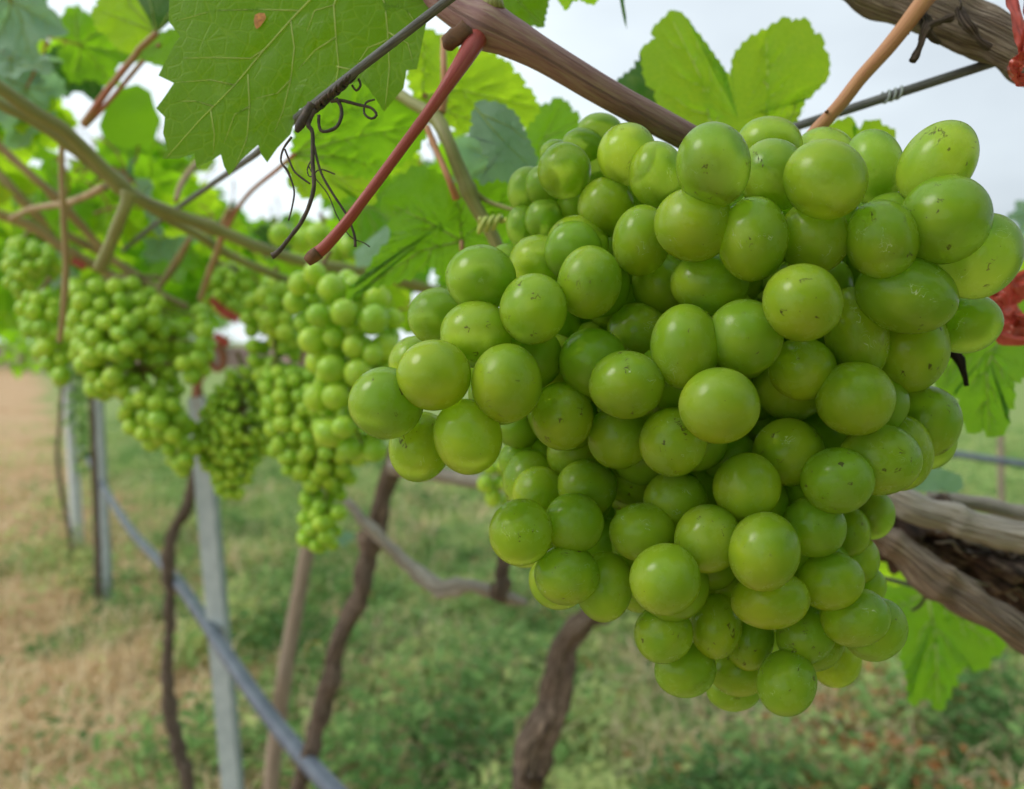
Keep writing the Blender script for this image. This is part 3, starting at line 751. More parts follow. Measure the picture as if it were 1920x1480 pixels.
traced_leaf('large shaded green leaf hanging at the top, with a small brown dead patch', polyA, (610, 20), 0.315, tilt=(-0.05, 0.02), cup=.05, veins=vA, vr=2.3, mat='leaf_big', vmat='vein_pale', crease=.006,
            tooth=None, petiole=[(676, -122, .314), (740, -170, .31), (840, -90, .315), (870, -20, .315)], rings=22, wav=.05, seed=1, extra=brown_hole)

polyB = [(1340, 290), (1296, 245), (1258, 209), (1232, 196), (1228, 171), (1209, 149), (1202, 92), (1228, 73), (1222, 56), (1247, 32), (1262, 19), (1284, 30), (1301, 56), (1339, 107), (1356, 132), (1371, 145), (1375, 107), (1399, 77),
         (1437, 56), (1476, 32), (1484, 41), (1514, 36), (1527, 64), (1542, 68), (1544, 90), (1555, 111), (1553, 145), (1531, 169), (1510, 184), (1495, 222), (1497, 256), (1460, 300)]
traced_leaf('bright backlit two lobed leaf standing above the top of the bunch against the sky', polyB, (1385, 225), 0.44, tilt=(.1, -.3), cup=.2,
            veins=curl_veins([[(1400, 300), (1436, 230), (1440, 150), (1437, 70)], [(1400, 300), (1330, 225), (1316, 150), (1262, 40)], [(1400, 300), (1470, 250), (1500, 180)]], 0), vr=2.2, mat='leaf_bright', vmat='vein_pale', tooth=(22, 3), seed=2)
traced_leaf('dark green leaf half hidden behind the bright two lobed leaf', [(1155, 155), (1190, 128), (1218, 88), (1240, 150), (1270, 220), (1250, 250), (1190, 200)], (1215, 180), 0.50, mat='leaf_dark', tooth=(18, 4), seed=3)
traced_leaf('small bright leaf peeping over the grapes between the orange stalk and the right top grape', [(1530, 275), (1548, 250), (1560, 232), (1598, 220), (1598, 238), (1612, 243), (1632, 226), (1655, 235), (1680, 247), (1668, 270), (1640, 300), (1560, 310)], (1605, 275), 0.47,
            veins=[[(1590, 310), (1630, 270), (1665, 250)], [(1590, 310), (1575, 270), (1570, 238)]], mat='leaf_bright', vmat='vein_pale', tooth=(20, 4), seed=4)
traced_leaf('green leaf hanging right of the bunch behind the red tape', [(1745, 560), (1720, 640), (1742, 700), (1752, 718), (1771, 743), (1790, 732), (1798, 749), (1806, 792), (1825, 815), (1841, 800), (1863, 821), (1887, 805), (1884, 770), (1902, 754), (1898, 716), (1935, 700), (1990, 690), (2010, 600), (1930, 540), (1830, 540)],
            (1850, 660), 0.50, tilt=(.1, -.2), veins=curl_veins([[(1890, 600), (1850, 690), (1855, 810)], [(1890, 600), (1800, 660), (1765, 715)], [(1890, 600), (1950, 650), (1980, 680)]], 0), vr=2.6, vmat='vein', tooth=(24, 5), seed=5)
traced_leaf('broad pale green leaf low at the right below the old grey branches', [(1640, 1075), (1700, 1040), (1780, 1060), (1830, 1110), (1862, 1120), (1870, 1160), (1886, 1215), (1860, 1232), (1842, 1256), (1800, 1243), (1785, 1290), (1762, 1335), (1738, 1300), (1712, 1325), (1705, 1262), (1688, 1225), (1700, 1190), (1655, 1170)],
            (1752, 1165), 0.80, tilt=(.1, -.4), veins=curl_veins([[(1738, 1110), (1755, 1200), (1760, 1320)], [(1738, 1110), (1800, 1160), (1870, 1215)], [(1738, 1110), (1700, 1130), (1655, 1160)]], 0), vr=3, vmat='vein', tooth=(26, 6), seed=6)
traced_leaf('small bluish leaf lying over the pale branch right of the bunch', [(1690, 905), (1700, 880), (1735, 874), (1780, 885), (1802, 893), (1806, 914), (1790, 925), (1765, 918), (1740, 922), (1705, 915)], (1745, 900), 0.62, mat='leaf_dusty', tooth=(14, 2), seed=7)
traced_leaf('yellowing leaf showing under the dark hollow between the old branches', [(1820, 1060), (1860, 1080), (1900, 1098), (1950, 1110), (1970, 1160), (1920, 1165), (1880, 1140), (1840, 1120)], (1890, 1115), 0.66, mat='leaf_bright', tooth=(18, 3), seed=8)
traced_leaf('dark leaf tip pointing right above the purple cane at the top', [(920, -60), (1000, -60), (1030, -10), (1022, 30), (1018, 52), (1002, 48), (984, 50), (955, 30), (938, 12)], (975, 0), 0.40, veins=[[(930, -40), (975, 5), (1018, 48)]], vr=1.5, mat='leaf_big', tooth=(16, 2), seed=9)
traced_leaf('small yellowish leaf edge at the top of the frame right of the dark leaf tip', [(1025, -40), (1045, -2), (1055, 12), (1062, 20), (1072, 2), (1085, -2), (1105, 8), (1118, 5), (1130, -30)], (1080, -20), 0.42, mat='leaf_bright', tooth=(12, 2), seed=10)
traced_leaf('thin green leaf sliver hanging from the top edge against the sky', [(1155, -30), (1162, 0), (1166, 22), (1170, 40), (1175, 55), (1174, 30), (1170, 5), (1172, -30)], (1166, -5), 0.42, mat='leaf_dark', tooth=None, seed=11)
traced_leaf('bright backlit leaf behind the red stalk, left of the purple cane', [(764, 138), (781, 110), (787, 68), (797, 54), (818, 64), (862, 92), (916, 98), (933, 108), (960, 122), (962, 136), (978, 145), (982, 162), (1000, 176), (1003, 190), (1011, 200), (1004, 216), (980, 240), (919, 250), (851, 240), (804, 205), (774, 172)],
            (868, 168), 0.50, tilt=(.1, .2), cup=.15, veins=curl_veins([[(792, 180), (795, 120), (797, 66)], [(792, 180), (860, 168), (1000, 200)], [(792, 180), (850, 215), (930, 240)]], 0), vr=1.8, mat='leaf_bright', vmat='vein_pale', tooth=(20, 4), petiole=[(795, 178, .50), (830, 215, .52)], seed=12)
traced_leaf('dusty blue grey leaf underside beside the top left grapes', [(879, 250), (888, 234), (884, 222), (896, 190), (936, 194), (966, 214), (987, 257), (1008, 304), (997, 321), (963, 343), (933, 334), (899, 345), (914, 321), (919, 294), (904, 279), (903, 262)], (948, 275), 0.44, tilt=(.3, -.1), cup=.3,
            veins=[[(890, 200), (930, 250), (990, 310)], [(905, 215), (960, 240), (985, 262)]], vr=1.6, mat='leaf_dusty', tooth=(18, 3), seed=13)
traced_leaf('green leaf between the blue grey leaf and the purple cane', [(985, 240), (1000, 202), (1030, 196), (1045, 183), (1068, 196), (1072, 210), (1086, 215), (1084, 240), (1066, 262), (1048, 300), (1005, 330), (980, 300)], (1030, 255), 0.56, veins=[[(990, 320), (1020, 260), (1050, 200)], [(1020, 260), (1050, 245), (1080, 225)]], vr=1.6, tooth=(16, 3), seed=14)
traced_leaf('wide green leaf behind the dry tendrils, below the large shaded leaf', [(548, 292), (556, 240), (575, 205), (620, 165), (680, 150), (730, 165), (770, 195), (795, 225), (800, 245), (780, 285), (742, 315), (700, 332), (640, 322), (600, 302)], (680, 240), 0.48, tilt=(.1, .3), cup=.12,
            veins=curl_veins([[(552, 290), (640, 262), (785, 235)], [(552, 290), (620, 230), (690, 180)], [(552, 290), (640, 295), (720, 315)]], 0), vr=1.8, tooth=(22, 4), petiole=[(552, 290, .48), (520, 318, .55), (470, 360, .7), (440, 400, .74), (415, 450, .76)], pet_r=4, seed=15)
traced_leaf('bright scalloped leaf under the dry tendrils', [(550, 294), (600, 292), (650, 318), (705, 342), (700, 385), (655, 362), (630, 376), (600, 365), (578, 372), (562, 366), (556, 352), (540, 348), (545, 330), (538, 312)], (612, 332), 0.52, veins=curl_veins([[(552, 294), (620, 322), (690, 375)], [(552, 294), (565, 330), (575, 365)]], 0), vr=1.6, mat='leaf_bright', vmat='vein_pale', tooth=(20, 4), seed=16)
traced_leaf('large veined leaf left of the grapes behind the cut red stalk', [(647, 560), (684, 524), (708, 477), (741, 443), (735, 409), (712, 385), (741, 342), (782, 312), (822, 325), (850, 345), (900, 340), (961, 345), (965, 400), (950, 440), (900, 468), (873, 480), (845, 530), (815, 505), (802, 492), (782, 511), (758, 524), (721, 533), (680, 543)], (828, 420), 0.46, tilt=(-.1, .2), cup=.18,
            veins=curl_veins([[(866, 452), (800, 415), (735, 385)], [(866, 452), (862, 400), (855, 350)], [(866, 452), (790, 470), (690, 535)], [(866, 452), (920, 400), (950, 360)]], 0), vr=2.2, vmat='vein', tooth=(26, 5), petiole=[(866, 452, .46), (868, 475, .46), (885, 520, .47)], pet_r=5, seed=17)
traced_leaf('small bluish leaf between the cut red stalk end and the large veined leaf', [(664, 472), (700, 442), (732, 416), (730, 450), (715, 478), (690, 498), (668, 502)], (698, 464), 0.62, mat='leaf_dusty', tooth=None, seed=18)
traced_leaf('bright leaf left of the large shaded leaf with teeth against the white sky', [(172, 22), (182, 12), (190, -12), (185, -60), (240, -80), (270, 10), (298, 62), (284, 80), (255, 104), (232, 96), (212, 82), (204, 66), (183, 55), (178, 40)], (236, 25), 0.62, veins=[[(296, 62), (240, 40), (190, 20)], [(296, 62), (245, 10), (225, -50)]], vr=2, mat='leaf_bright', tooth=(14, 3), seed=19)
traced_leaf('dark leaf wedge between the bright toothed leaf and the large shaded leaf', [(240, -40), (252, -10), (275, 30), (294, 64), (320, 40), (345, 5), (370, -40), (310, -60)], (300, 5), 0.58, veins=[[(294, 64), (285, 20), (270, -40)], [(294, 64), (320, 20), (350, -40)]], vr=1.8, mat='leaf_dark', tooth=None, petiole=[(294, 62, .58), (262, 92, .59), (252, 106, .6), (205, 165, .66), (158, 232, .70)], pet_r=6, seed=20)
traced_leaf('green lower lobe hanging behind the purple leaf stalk', [(294, 66), (340, 50), (372, 80), (345, 120), (300, 124), (268, 112), (262, 96)], (312, 92), 0.60, mat='leaf', tooth=(16, 2), petiole=[(300, 84, .60), (265, 118, .62), (205, 190, .67), (160, 236, .71)], pet_r=4, seed=21)
traced_leaf('rounded green leaf hanging under the purple leaf stalks', [(186, 236), (202, 190), (228, 166), (258, 158), (282, 172), (290, 200), (302, 225), (290, 262), (240, 280), (195, 262)], (245, 220), 0.85, tilt=(0, .3), mat='leaf', tooth=None, seed=22)

# generic vine leaf meshes: origin at the stalk, tip towards -Y, unit length
def generic_leaf_mesh(seed, detail=True):
    r = random.Random(seed)
    ctrl = [(0, 1.0), (24, .66), (46, .86), (76, .60), (104, .70), (140, .50), (160, .42), (180, .10)]
    ctrl = [(a, v * r.uniform(.92, 1.08)) for a, v in ctrl]
    def rad(a):
        a = abs((a + 180) % 360 - 180)
        for (a0, v0), (a1, v1) in zip(ctrl[:-1], ctrl[1:]):
            if a <= a1:
                t_ = (a - a0) / (a1 - a0); t_ = t_ * t_ * (3 - 2 * t_); return v0 * (1 - t_) + v1 * t_
        return ctrl[-1][1]
    N = 126 if detail else 36
    def hgt(x, y):
        rr = math.hypot(x, y); an = math.degrees(math.atan2(x, -y))
        h = .10 * math.sin(x * 2.6 + seed) * rr + .16 * rr * rr * (1 if seed % 2 else -1) * .6 + .16 * mnoise.noise(Vector((x * 2.2, y * 2.2, seed * 3.1))) + .05 * mnoise.noise(Vector((x * 6, y * 6, seed * 1.1)))
        for va in (0, 46, -46, 104, -104): h -= .06 * math.exp(-(((an - va + 180) % 360 - 180) / 10) ** 2) * min(1, rr * 3)
        return h
    V = [(0, 0, hgt(0, 0))]; rings = 7 if detail else 3
    ang = [i * 360 / N for i in range(N)]
    edge = []
    for i, a in enumerate(ang):
        q = rad(a)
        if detail: ph = (i % 6) / 6; q *= 1 + .13 * (ph if ph < .8 else (1 - ph) * 4) + r.uniform(-.008, .008)
        edge.append(q)
    for k in range(rings):
        t_ = ((k + 1) / rings) ** .85
        for a, q in zip(ang, edge):
            x = math.sin(R(a)) * q * t_; y = -math.cos(R(a)) * q * t_; V.append((x, y, hgt(x, y)))
    Fc = [(0, 1 + j, 1 + (j + 1) % N) for j in range(N)]
    for k in range(rings - 1):
        for j in range(N):
            a = 1 + k * N + j; b_ = 1 + k * N + (j + 1) % N; Fc.append((a, a + N, b_ + N, b_))
    if not detail: return V, Fc
    me = bpy.data.meshes.new('blade'); me.from_pydata(V, [], Fc); me.shade_smooth()
    mb = MB()
    for va, ln in ((0, .95), (46, .8), (-46, .8), (104, .62), (-104, .62)):
        pts = []; 
        for i in range(9):
            q = ln * i / 8; x = math.sin(R(va)) * q; y = -math.cos(R(va)) * q; pts.append((x, y, hgt(x, y) + .004))
        mb.tube(pts, [.017 * (1 - i / 9.5) for i in range(9)], seg=5, smooth=False)
        for f_, s in ((.3, 1), (.45, -1), (.6, 1), (.75, -1)):
            q0 = ln * f_; pts = []
            for i in range(4):
                l = i / 3 * .3 * ln * (1.1 - f_ * .6); x = math.sin(R(va)) * q0 + math.sin(R(va + s * 48)) * l; y = -math.cos(R(va)) * q0 - math.cos(R(va + s * 48)) * l
                pts.append((x, y, hgt(x, y) + .004))
            mb.tube(pts, [.008, .007, .005, .003], seg=4, smooth=False)
    vme = bpy.data.meshes.new('veins'); vme.from_pydata([v[:] for v in mb.v], [], mb.f); vme.shade_smooth(); vme.materials.append(M['vein'])
    mp_ = MB(); mp_.tube([(0, .0, hgt(0, 0)), (.03, .25, .05), (.02, .6, .22), (-.05, .85, .45)], [.022, .018, .018, .028], seg=7)
    pme = bpy.data.meshes.new('petiole'); pme.from_pydata([v[:] for v in mp_.v], [], mp_.f); pme.shade_smooth(); pme.materials.append(M['petiole'])
    return me, vme, pme
GEN = {}
for sd in range(4):
    me, vme, pme = generic_leaf_mesh(sd)
    for mk in ('leaf', 'leaf_bright', 'leaf_dark', 'leaf_dusty'):
        m2 = me.copy(); m2.materials.append(M[mk]); GEN[(sd, mk)] = (m2, vme, pme)

def leaf_matrix(loc, s, facing, tipdir):
    z = Vector(facing).normalized(); y = -Vector(tipdir); y = (y - z * y.dot(z)).normalized(); x = y.cross(z)
    m = Matrix((x, y, z)).transposed().to_4x4() @ Matrix.Diagonal((s, s, s, 1)); m.translation = loc
    return m
GLAB = 'soft green vine leaf in the leafy canopy behind the young canes'
def place_leaf(px, py, Z, s, mk, r, label=GLAB, group='leaves of the canopy behind the canes', face=None, tip=None):
    sd = r.randrange(4); me, vme, pme = GEN[(sd, mk)]
    p = P(px, py, Z)
    o = empty('vine_leaf', p, label, 'leaf', group)
    f = face or (Vector((0, -1, 0)) * .8 + Vector((r.gauss(0, .5), r.gauss(0, .35), r.choice((-1, -1, 1)) * r.uniform(.2, .9))))
    tp = tip or Vector((r.gauss(0, .7), r.uniform(-.3, .3), -1))
    o.matrix_world = leaf_matrix(p, s, f, tp)
    link('blade', me, o)
    if s * F / Z > 45:
        link('veins', vme, o); link('petiole', pme, o)
    return o
HOLES = [(240, 130, 26), (185, 110, 20), (160, 190, 18), (330, 170, 30), (310, 215, 18), (450, 335, 34), (500, 345, 34), (545, 385, 26), (590, 395, 18), (475, 365, 30), (60, 60, 0), (150, 30, 40), (120, 40, 30), (200, 130, 26), (175, 160, 26), (275, 140, 26), (290, 160, 20),
         (1115, 200, 36), (1060, 160, 36), (1000, 120, 36), (780, 560, 8), (820, 540, 16), (130, 300, 8)]
def clear(px, py, rp):
    return all(math.hypot(px - hx, py - hy) > hr + rp * .62 for hx, hy, hr in HOLES)
lr = random.Random(21)
REG = [(-40, 60, 130, 250, 20, .80, 1.3, .055, 'at top left above the thick green cane'), (-20, 240, 300, 400, 34, .95, 1.7, .062, 'around the tan cane at the left'),
       (160, 270, 430, 440, 26, .9, 1.6, .058, 'under the large shaded leaf, behind the wire'), (380, 410, 690, 520, 14, 1.2, 1.9, .062, 'above the middle bunches'),
       (560, 300, 900, 440, 18, .75, 1.2, .06, 'behind the cut red stalk'), (0, 400, 760, 560, 30, 1.5, 2.4, .07, 'far back among the blurred hanging bunches'),
       (780, 250, 1000, 430, 11, .8, 1.1, .06, 'behind the green cane left of the grapes'), (730, 480, 800, 600, 4, .9, 1.3, .05, 'just left of the left arm grapes')]
LOOK = {'leaf': 'mid green', 'leaf_bright': 'bright backlit', 'leaf_dark': 'dark green', 'leaf_dusty': 'bluish dusty'}
ORD = ['leftmost', 'second', 'third', 'fourth', 'fifth', 'sixth', 'seventh', 'eighth', 'ninth', 'tenth', 'eleventh', 'twelfth', 'thirteenth', 'fourteenth', 'fifteenth', 'sixteenth', 'seventeenth', 'eighteenth', 'nineteenth', 'twentieth', 'twenty-first', 'twenty-second']
for (x0, y0, x1, y1, n, z0, z1, s0, where) in REG:
    k = 0; tries = 0; made = {}
    while k < n and tries < 600:
        tries += 1
        px, py, Z = lr.uniform(x0, x1), lr.uniform(y0, y1), lr.uniform(z0, z1); s = s0 * lr.uniform(.75, 1.2)
        if not clear(px, py + s * F / Z * .4, s * F / Z): continue
        mk = lr.choices(('leaf', 'leaf_bright', 'leaf_dark', 'leaf_dusty'), (5, 5.5, 0.9, 1.2))[0]
        made.setdefault(mk, []).append((px, place_leaf(px, py, Z, s, mk, lr))); k += 1
    for mk, lst in made.items():
        lst.sort(key=lambda q: q[0])
        for i, (_, o) in enumerate(lst):
            o['label'] = (('%s leaf %s' % (LOOK[mk], where)) if len(lst) == 1 else '%s %s leaf%s %s' % (ORD[i], LOOK[mk], '' if i == 0 else ' from the left', where))
# individually recognisable generic leaves
place_leaf(20, 0, .72, .055, 'leaf_dusty', lr, 'pale dusty leaf in the top left corner', None, Vector((0, -1, -.4)), Vector((.2, 0, -1)))
place_leaf(20, 110, .75, .045, 'leaf_dusty', lr, 'whitish blue leaf folded over at the left edge above the green cane', None, Vector((.3, -.6, .8)), Vector((.8, 0, -.5)))
place_leaf(150, 85, .85, .055, 'leaf', lr, 'shiny leaf pointing right into the white sky gap at top left', None, Vector((.1, -1, -.2)), Vector((1, 0, -.15)))
place_leaf(140, 110, .9, .050, 'leaf_dark', lr, 'shadowed leaf just left of the purple leaf stalks', None, Vector((.1, -1, -.2)), Vector((.5, 0, -1)))
place_leaf(1935, 405, 1.0, .035, 'leaf_dusty', lr, 'small bluish leaf at the right edge level with the top grapes', None, Vector((0, -1, .3)), Vector((-.6, 0, -.8)))
place_leaf(1950, 455, 1.0, .04, 'leaf_bright', lr, 'yellow green leaf at the right edge above the red tape', None, Vector((0, -1, -.4)), Vector((-.5, 0, -1)))
place_leaf(1680, 1045, .75, .04, 'leaf_bright', lr, 'bright small leaf tucked between the bunch and the lower old branch', None, Vector((0, -1, -.5)), Vector((.8, 0, -.6)))
place_leaf(640, 1010, 2.4, .05, 'leaf_dusty', lr, 'small pale leaf low between the stake and the leaning trunk', None, Vector((0, -.5, 1)), Vector((.5, 0, -.3)))

# the far roof of foliage over the row, with added shading leaves out of view: one mass
V, Fc, T = [], [], []
gl = [generic_leaf_mesh(k, False) for k in range(3)]
fr = random.Random(5)
def far_leaf(p, s):
    z = Vector((fr.gauss(0, .6), -fr.uniform(.1, 1), fr.gauss(0, .9))); m = leaf_matrix(p, s, z, Vector((fr.gauss(0, .8), fr.gauss(0, .5), -.8)))
    v_, f_ = fr.choice(gl); i = len(V); tn = fr.random()
    for q in v_: V.append((m @ Vector(q))[:]); T.append(tn)
    for q in f_: Fc.append([i + a for a in q])
cnt = 0
while cnt < 4300:
    y = 1.7 * (16 / 1.7) ** fr.random(); xo = fr.gauss(0, .55)
    if abs(xo) > 1.1: continue
    x = 0.58 - 0.64 * y + xo
    if y < 2.6 and xo > .8: continue
    z = 1.5 + fr.uniform(.12, .42) * (1 if y > 2.4 else .8) + (.1 * mnoise.noise(Vector((x, y, 0))) if y > 3 else 0)
    px = 960 + F * x / y; py = 740 - F * math.tan(math.atan2(z - 1.5, y) + PITCH)
    s = fr.uniform(.045, .08)
    if not clear(px, py, s * F / y): continue
    far_leaf(Vector((x, y, z)), s); cnt += 1
for _ in range(260):   # hanging shoots at the far end of the row
    y = fr.uniform(7, 16); x = 0.58 - 0.64 * y + fr.gauss(0, .5); far_leaf(Vector((x, y, 1.5 + fr.uniform(-.35, .2))), .08)
for _ in range(900):   # added unseen leaf wall behind the camera, darkens the grape fronts
    far_leaf(Vector((fr.uniform(-.25, 2.0), fr.uniform(-1.5, -.75), fr.uniform(1.25, 2.0))), fr.uniform(.05, .08))
for _ in range(520):   # added unseen leaves overhead, keep top light off the bunch
    x, y, z = fr.uniform(-.35, 1.5), fr.uniform(-1.3, -.10), 1.5 + fr.uniform(.33, .55)
    if y > 0 and (z - 1.5) / (y + 1e-3) < .95: continue
    far_leaf(Vector((x, y, z)), fr.uniform(.05, .08))
tris = [f for f in Fc if len(f) == 3]; quads = [f for f in Fc if len(f) == 4]
me = bpy.data.meshes.new('vine_foliage'); me.from_pydata(V, [], tris + quads)
at = me.attributes.new('tone', 'FLOAT', 'POINT'); at.data.foreach_set('value', np.array(T, dtype=np.float32)); me.materials.append(M['leaf_far']); me.shade_smooth()
tag(link('vine_foliage', me), 'dense blurred mass of vine leaves roofing the far row, plus added unseen shade leaves', 'vine leaves', kind='stuff')

# ------------------------------------------------------------------ canes
GC = dict(seg=18, rough=.14, freq=70)
def cane(label, pts, rad, mat='green_cane', knots=(), **kw):
    a = dict(GC); a.update(kw)
    return thing_tube('vine_cane', label, 'cane', pts, rad, M[mat], knots=knots, **a)
cane('thick green cane running from the left edge down to the hanging bunches', [(-120, 85, .52), (0, 165, .55), (60, 208, .57), (120, 245, .59), (170, 292, .61), (240, 360, .64), (320, 400, .67), (400, 428, .70), (480, 462, .73), (560, 488, .77), (640, 503, .80), (720, 518, .84), (830, 548, .88), (900, 570, .92)],
     [12.5, 12.5, 12.5, 13.5, 13, 12.5, 12, 11, 11, 10.5, 10, 9, 8, 7.5], knots=((.27, .35, .012), (.42, .4, .012), (.62, .3, .012)))
cane('second green cane just under the thick green one at the left edge', [(-60, 150, .58), (0, 195, .60), (60, 225, .62), (120, 265, .64), (160, 300, .66), (200, 335, .7), (300, 402, .76), (370, 440, .8), (430, 478, .85), (520, 518, .9), (560, 530, .94)], [10.2, 9.35, 9.35, 9.35, 7.65, 6.8, 7.65, 8.5, 8.5, 7.65, 5.95], knots=((.2, .4, .02),))
cane('tan cane crossing behind the thick cane toward the left hand bunch', [(-40, 240, .80), (0, 275, .82), (60, 330, .84), (110, 375, .87), (150, 420, .9), (200, 475, .93), (260, 525, .96), (310, 556, .98), (350, 575, 1.0)], [7.65, 7.65, 7.65, 8.5, 7.65, 6.8, 6.8, 5.95, 5.95], mat='tan_cane', knots=((.33, .3, .02),))
cane('thin brown cane low at the left edge above the small bunch', [(-40, 385, 1.05), (0, 402, 1.06), (60, 425, 1.08), (120, 465, 1.1), (180, 500, 1.12), (250, 540, 1.15)], [9, 9, 10, 10, 9, 8], mat='tan_cane')
cane('dark cane between the tan cane and the thin brown cane', [(-30, 300, 1.0), (10, 340, 1.0), (60, 395, 1.02), (110, 432, 1.05), (200, 480, 1.1), (300, 545, 1.15)], [8, 9, 9, 8, 8, 7], mat='tan_cane')
cane('reddish vertical shoot crossing the canes at the left', [(116, 255, .70), (116, 330, .72), (120, 420, .74), (124, 500, .76), (118, 590, .78), (112, 640, .8)], [5, 5, 6, 6, 6, 5], mat='tan_cane', seg=10)
cane('short cut green cane end pointing down above the left hand bunch', [(243, 362, .62), (232, 395, .62), (210, 450, .63), (188, 505, .64)], [11, 11, 11, 12], knots=((0.02, .5, .08),))
cane('tan side shoot leaving the thick cane to the left', [(196, 350, .68), (160, 368, .72), (120, 382, .78), (60, 392, .84), (20, 410, .9)], [8, 7, 7, 6, 5], mat='tan_cane', seg=10)
cane('thin upright shoot rising from the thick cane beside the wire', [(330, 376, .70), (340, 345, .72), (360, 316, .74), (375, 300, .76)], [5, 6, 6, 5], mat='tan_cane', seg=10)
cane('slim shoot hanging from the thick cane to the small middle bunch', [(432, 392, .74), (420, 420, .76), (410, 465, .8), (395, 505, .86), (376, 560, .92)], [6, 7, 7, 7, 6], mat='tan_cane', seg=10)
cane('faint brown shoot left of the slim hanging shoot', [(356, 448, .9), (335, 485, .95), (312, 520, 1.0), (294, 545, 1.02)], [5, 8, 7, 5], mat='tan_cane', seg=10)
cane('green cane behind the red stalk running down to the large bunch', [(735, 168, .48), (770, 192, .47), (815, 220, .46), (840, 265, .45), (862, 320, .45), (885, 375, .45), (905, 410, .45), (922, 440, .45), (945, 490, .45)], [12, 12, 14, 13, 13, 14, 13, 12, 12], knots=((.28, .3, .02), (.66, .3, .02)))
cane('pinkish stalk hanging beside the green cane', [(800, 238, .45), (822, 290, .445), (843, 340, .44), (856, 372, .445)], [6, 6, 7, 9], mat='orange_stalk', seg=10)
cane('rust orange stalk standing above the green cane behind the red stalk', [(831, 70, .47), (832, 120, .46), (834, 170, .46), (826, 212, .46)], [5, 6, 8, 9], mat='orange_stalk', seg=10)
cane('thin pale side stalk reaching from the green cane toward the grapes', [(893, 364, .45), (915, 378, .45), (950, 390, .44), (985, 400, .42)], [6, 4.5, 4, 4], mat='green_cane', seg=8)
cane('green dark cane showing under the blurred far leaves beside the left arm of the bunch', [(700, 510, 1.0), (760, 530, 1.02), (820, 552, 1.05)], [11, 10, 9])

mb = MB()   # purple brown cane with its nodes
Kp = [(740, -60, .325), (800, -22, .318), (850, 15, .312), (905, 45, .31), (960, 72, .31), (1020, 105, .312), (1120, 165, .318), (1210, 215, .325), (1300, 264, .335), (1400, 320, .36), (1470, 380, .375)]
Kr = [24.7, 28.5, 31.35, 36.1, 33.25, 29.45, 26.6, 25.65, 25.65, 23.75, 19]
kc = empty('vine_cane', pt(Kp[0]), 'thick purple brown cane carrying the large grape bunch, with swollen joint at the top', 'cane')
mb.tube(to3(Kp), [r * q[2] / F for r, q in zip(Kr, Kp)], seg=36, rough=.05, freq=50, step=.003, knots=((.24, .22, .03), (.3, .08, .05)))
mb.build('cane_shaft', M['cane'], kc)
mb = MB(); mb.tube([P(868, 60, .303), P(852, 72, .300), P(838, 82, .298), P(832, 84, .298)], [.0042, .0034, .0026, .0012], seg=12, rough=.5, freq=300); mb.build('bud', M['stalk_end'], kc)
mb = MB(); mb.tube([P(925, 20, .306), P(922, -8, .306), P(915, -45, .312)], [.0042, .0036, .0034], seg=14, rough=.15, freq=120); mb.build('leaf_scar', M['green_cane'], kc)
rs = empty('cut_stalk', P(895, 68, .300), 'long cut red stalk pointing down left from the joint of the purple cane', 'stalk')
Q = [(915, 40, .320), (903, 60, .311), (884, 90, .301), (858, 130, .2955), (830, 172, .293), (798, 218, .291), (758, 272, .289), (716, 329, .287), (682, 374, .285), (649, 418, .284), (612, 460, .283), (596, 474, .283)]
mb = MB(); mb.tube(to3(Q), [r * q[2] / F for r, q in zip([19, 20, 18, 15, 12, 10.5, 10, 10, 10, 10.5, 11, 12], Q)], seg=24, step=.002, rough=.05, freq=120, knots=((.52, .06, .01),)); mb.build('stalk', M['red_stalk'], rs)
mb = MB(); mb.tube([P(597, 473, .283), P(586, 482, .283), P(575, 491, .283)], [.00238, .0024, .0018], seg=18, rough=.2, freq=500); mb.build('cut_end', M['stalk_end'], rs)
osk = empty('bunch_stalk', P(1740, -10, .33), 'smooth orange pink bunch stalk bending down into the top grapes', 'stalk')
Q = [(1780, -50, .335), (1738, -5, .333), (1700, 45, .332), (1660, 95, .331), (1615, 145, .33), (1580, 190, .33), (1552, 222, .33), (1525, 252, .332), (1495, 300, .34)]
mb = MB(); mb.tube(to3(Q), [r * q[2] / F for r, q in zip([16, 16, 15, 14, 13, 12.5, 12.5, 13, 14], Q)], seg=22, step=.003, rough=.04, freq=90); mb.build('stalk', M['orange_stalk'], osk)
mb = MB(); mb.tube([P(1549.5, 208, .3268), P(1550.5, 212, .3268)], [.0009, .0007], seg=10); mb.build('dark_spot', M['stalk_end'], osk)

# thick old cane top right with its tape and dried stubs
oc_ = empty('old_cane', P(1600, -30, .37), 'thick weathered woody cane crossing the top right corner', 'cane')
Q = [(1540, -70, .375), (1600, -40, .373), (1660, -14, .370), (1720, 8, .366), (1790, 38, .362), (1850, 66, .358), (1910, 96, .354), (1990, 135, .35), (2080, 180, .345)]
mb = MB(); mb.tube(to3(Q), [r * q[2] / F for r, q in zip([38, 40, 42, 44, 46, 45, 45, 46, 46], Q)], seg=80, step=.002, rough=.22, freq=80); mb.build('cane_wood', M['old_bark'], oc_)
def stub(pts, rad, mat='dead_bark', name='dried_stub'):
    mb = MB(); mb.tube(to3(pts), [1.35 * r * q[2] / F for r, q in zip(rad, pts)], seg=12, rough=.5, freq=260, step=.0012); mb.build(name, M[mat], oc_)
stub([(1728, 28, .342), (1738, 48, .333), (1730, 68, .331), (1722, 92, .331), (1712, 116, .331)], [6, 8, 6, 5, 6], 'trunk')
stub([(1735, 52, .331), (1752, 44, .330), (1770, 38, .330), (1784, 33, .331)], [5, 4, 4, 5], 'trunk')
stub([(1738, 58, .332), (1748, 70, .332), (1760, 80, .334)], [6, 5, 4], 'trunk')
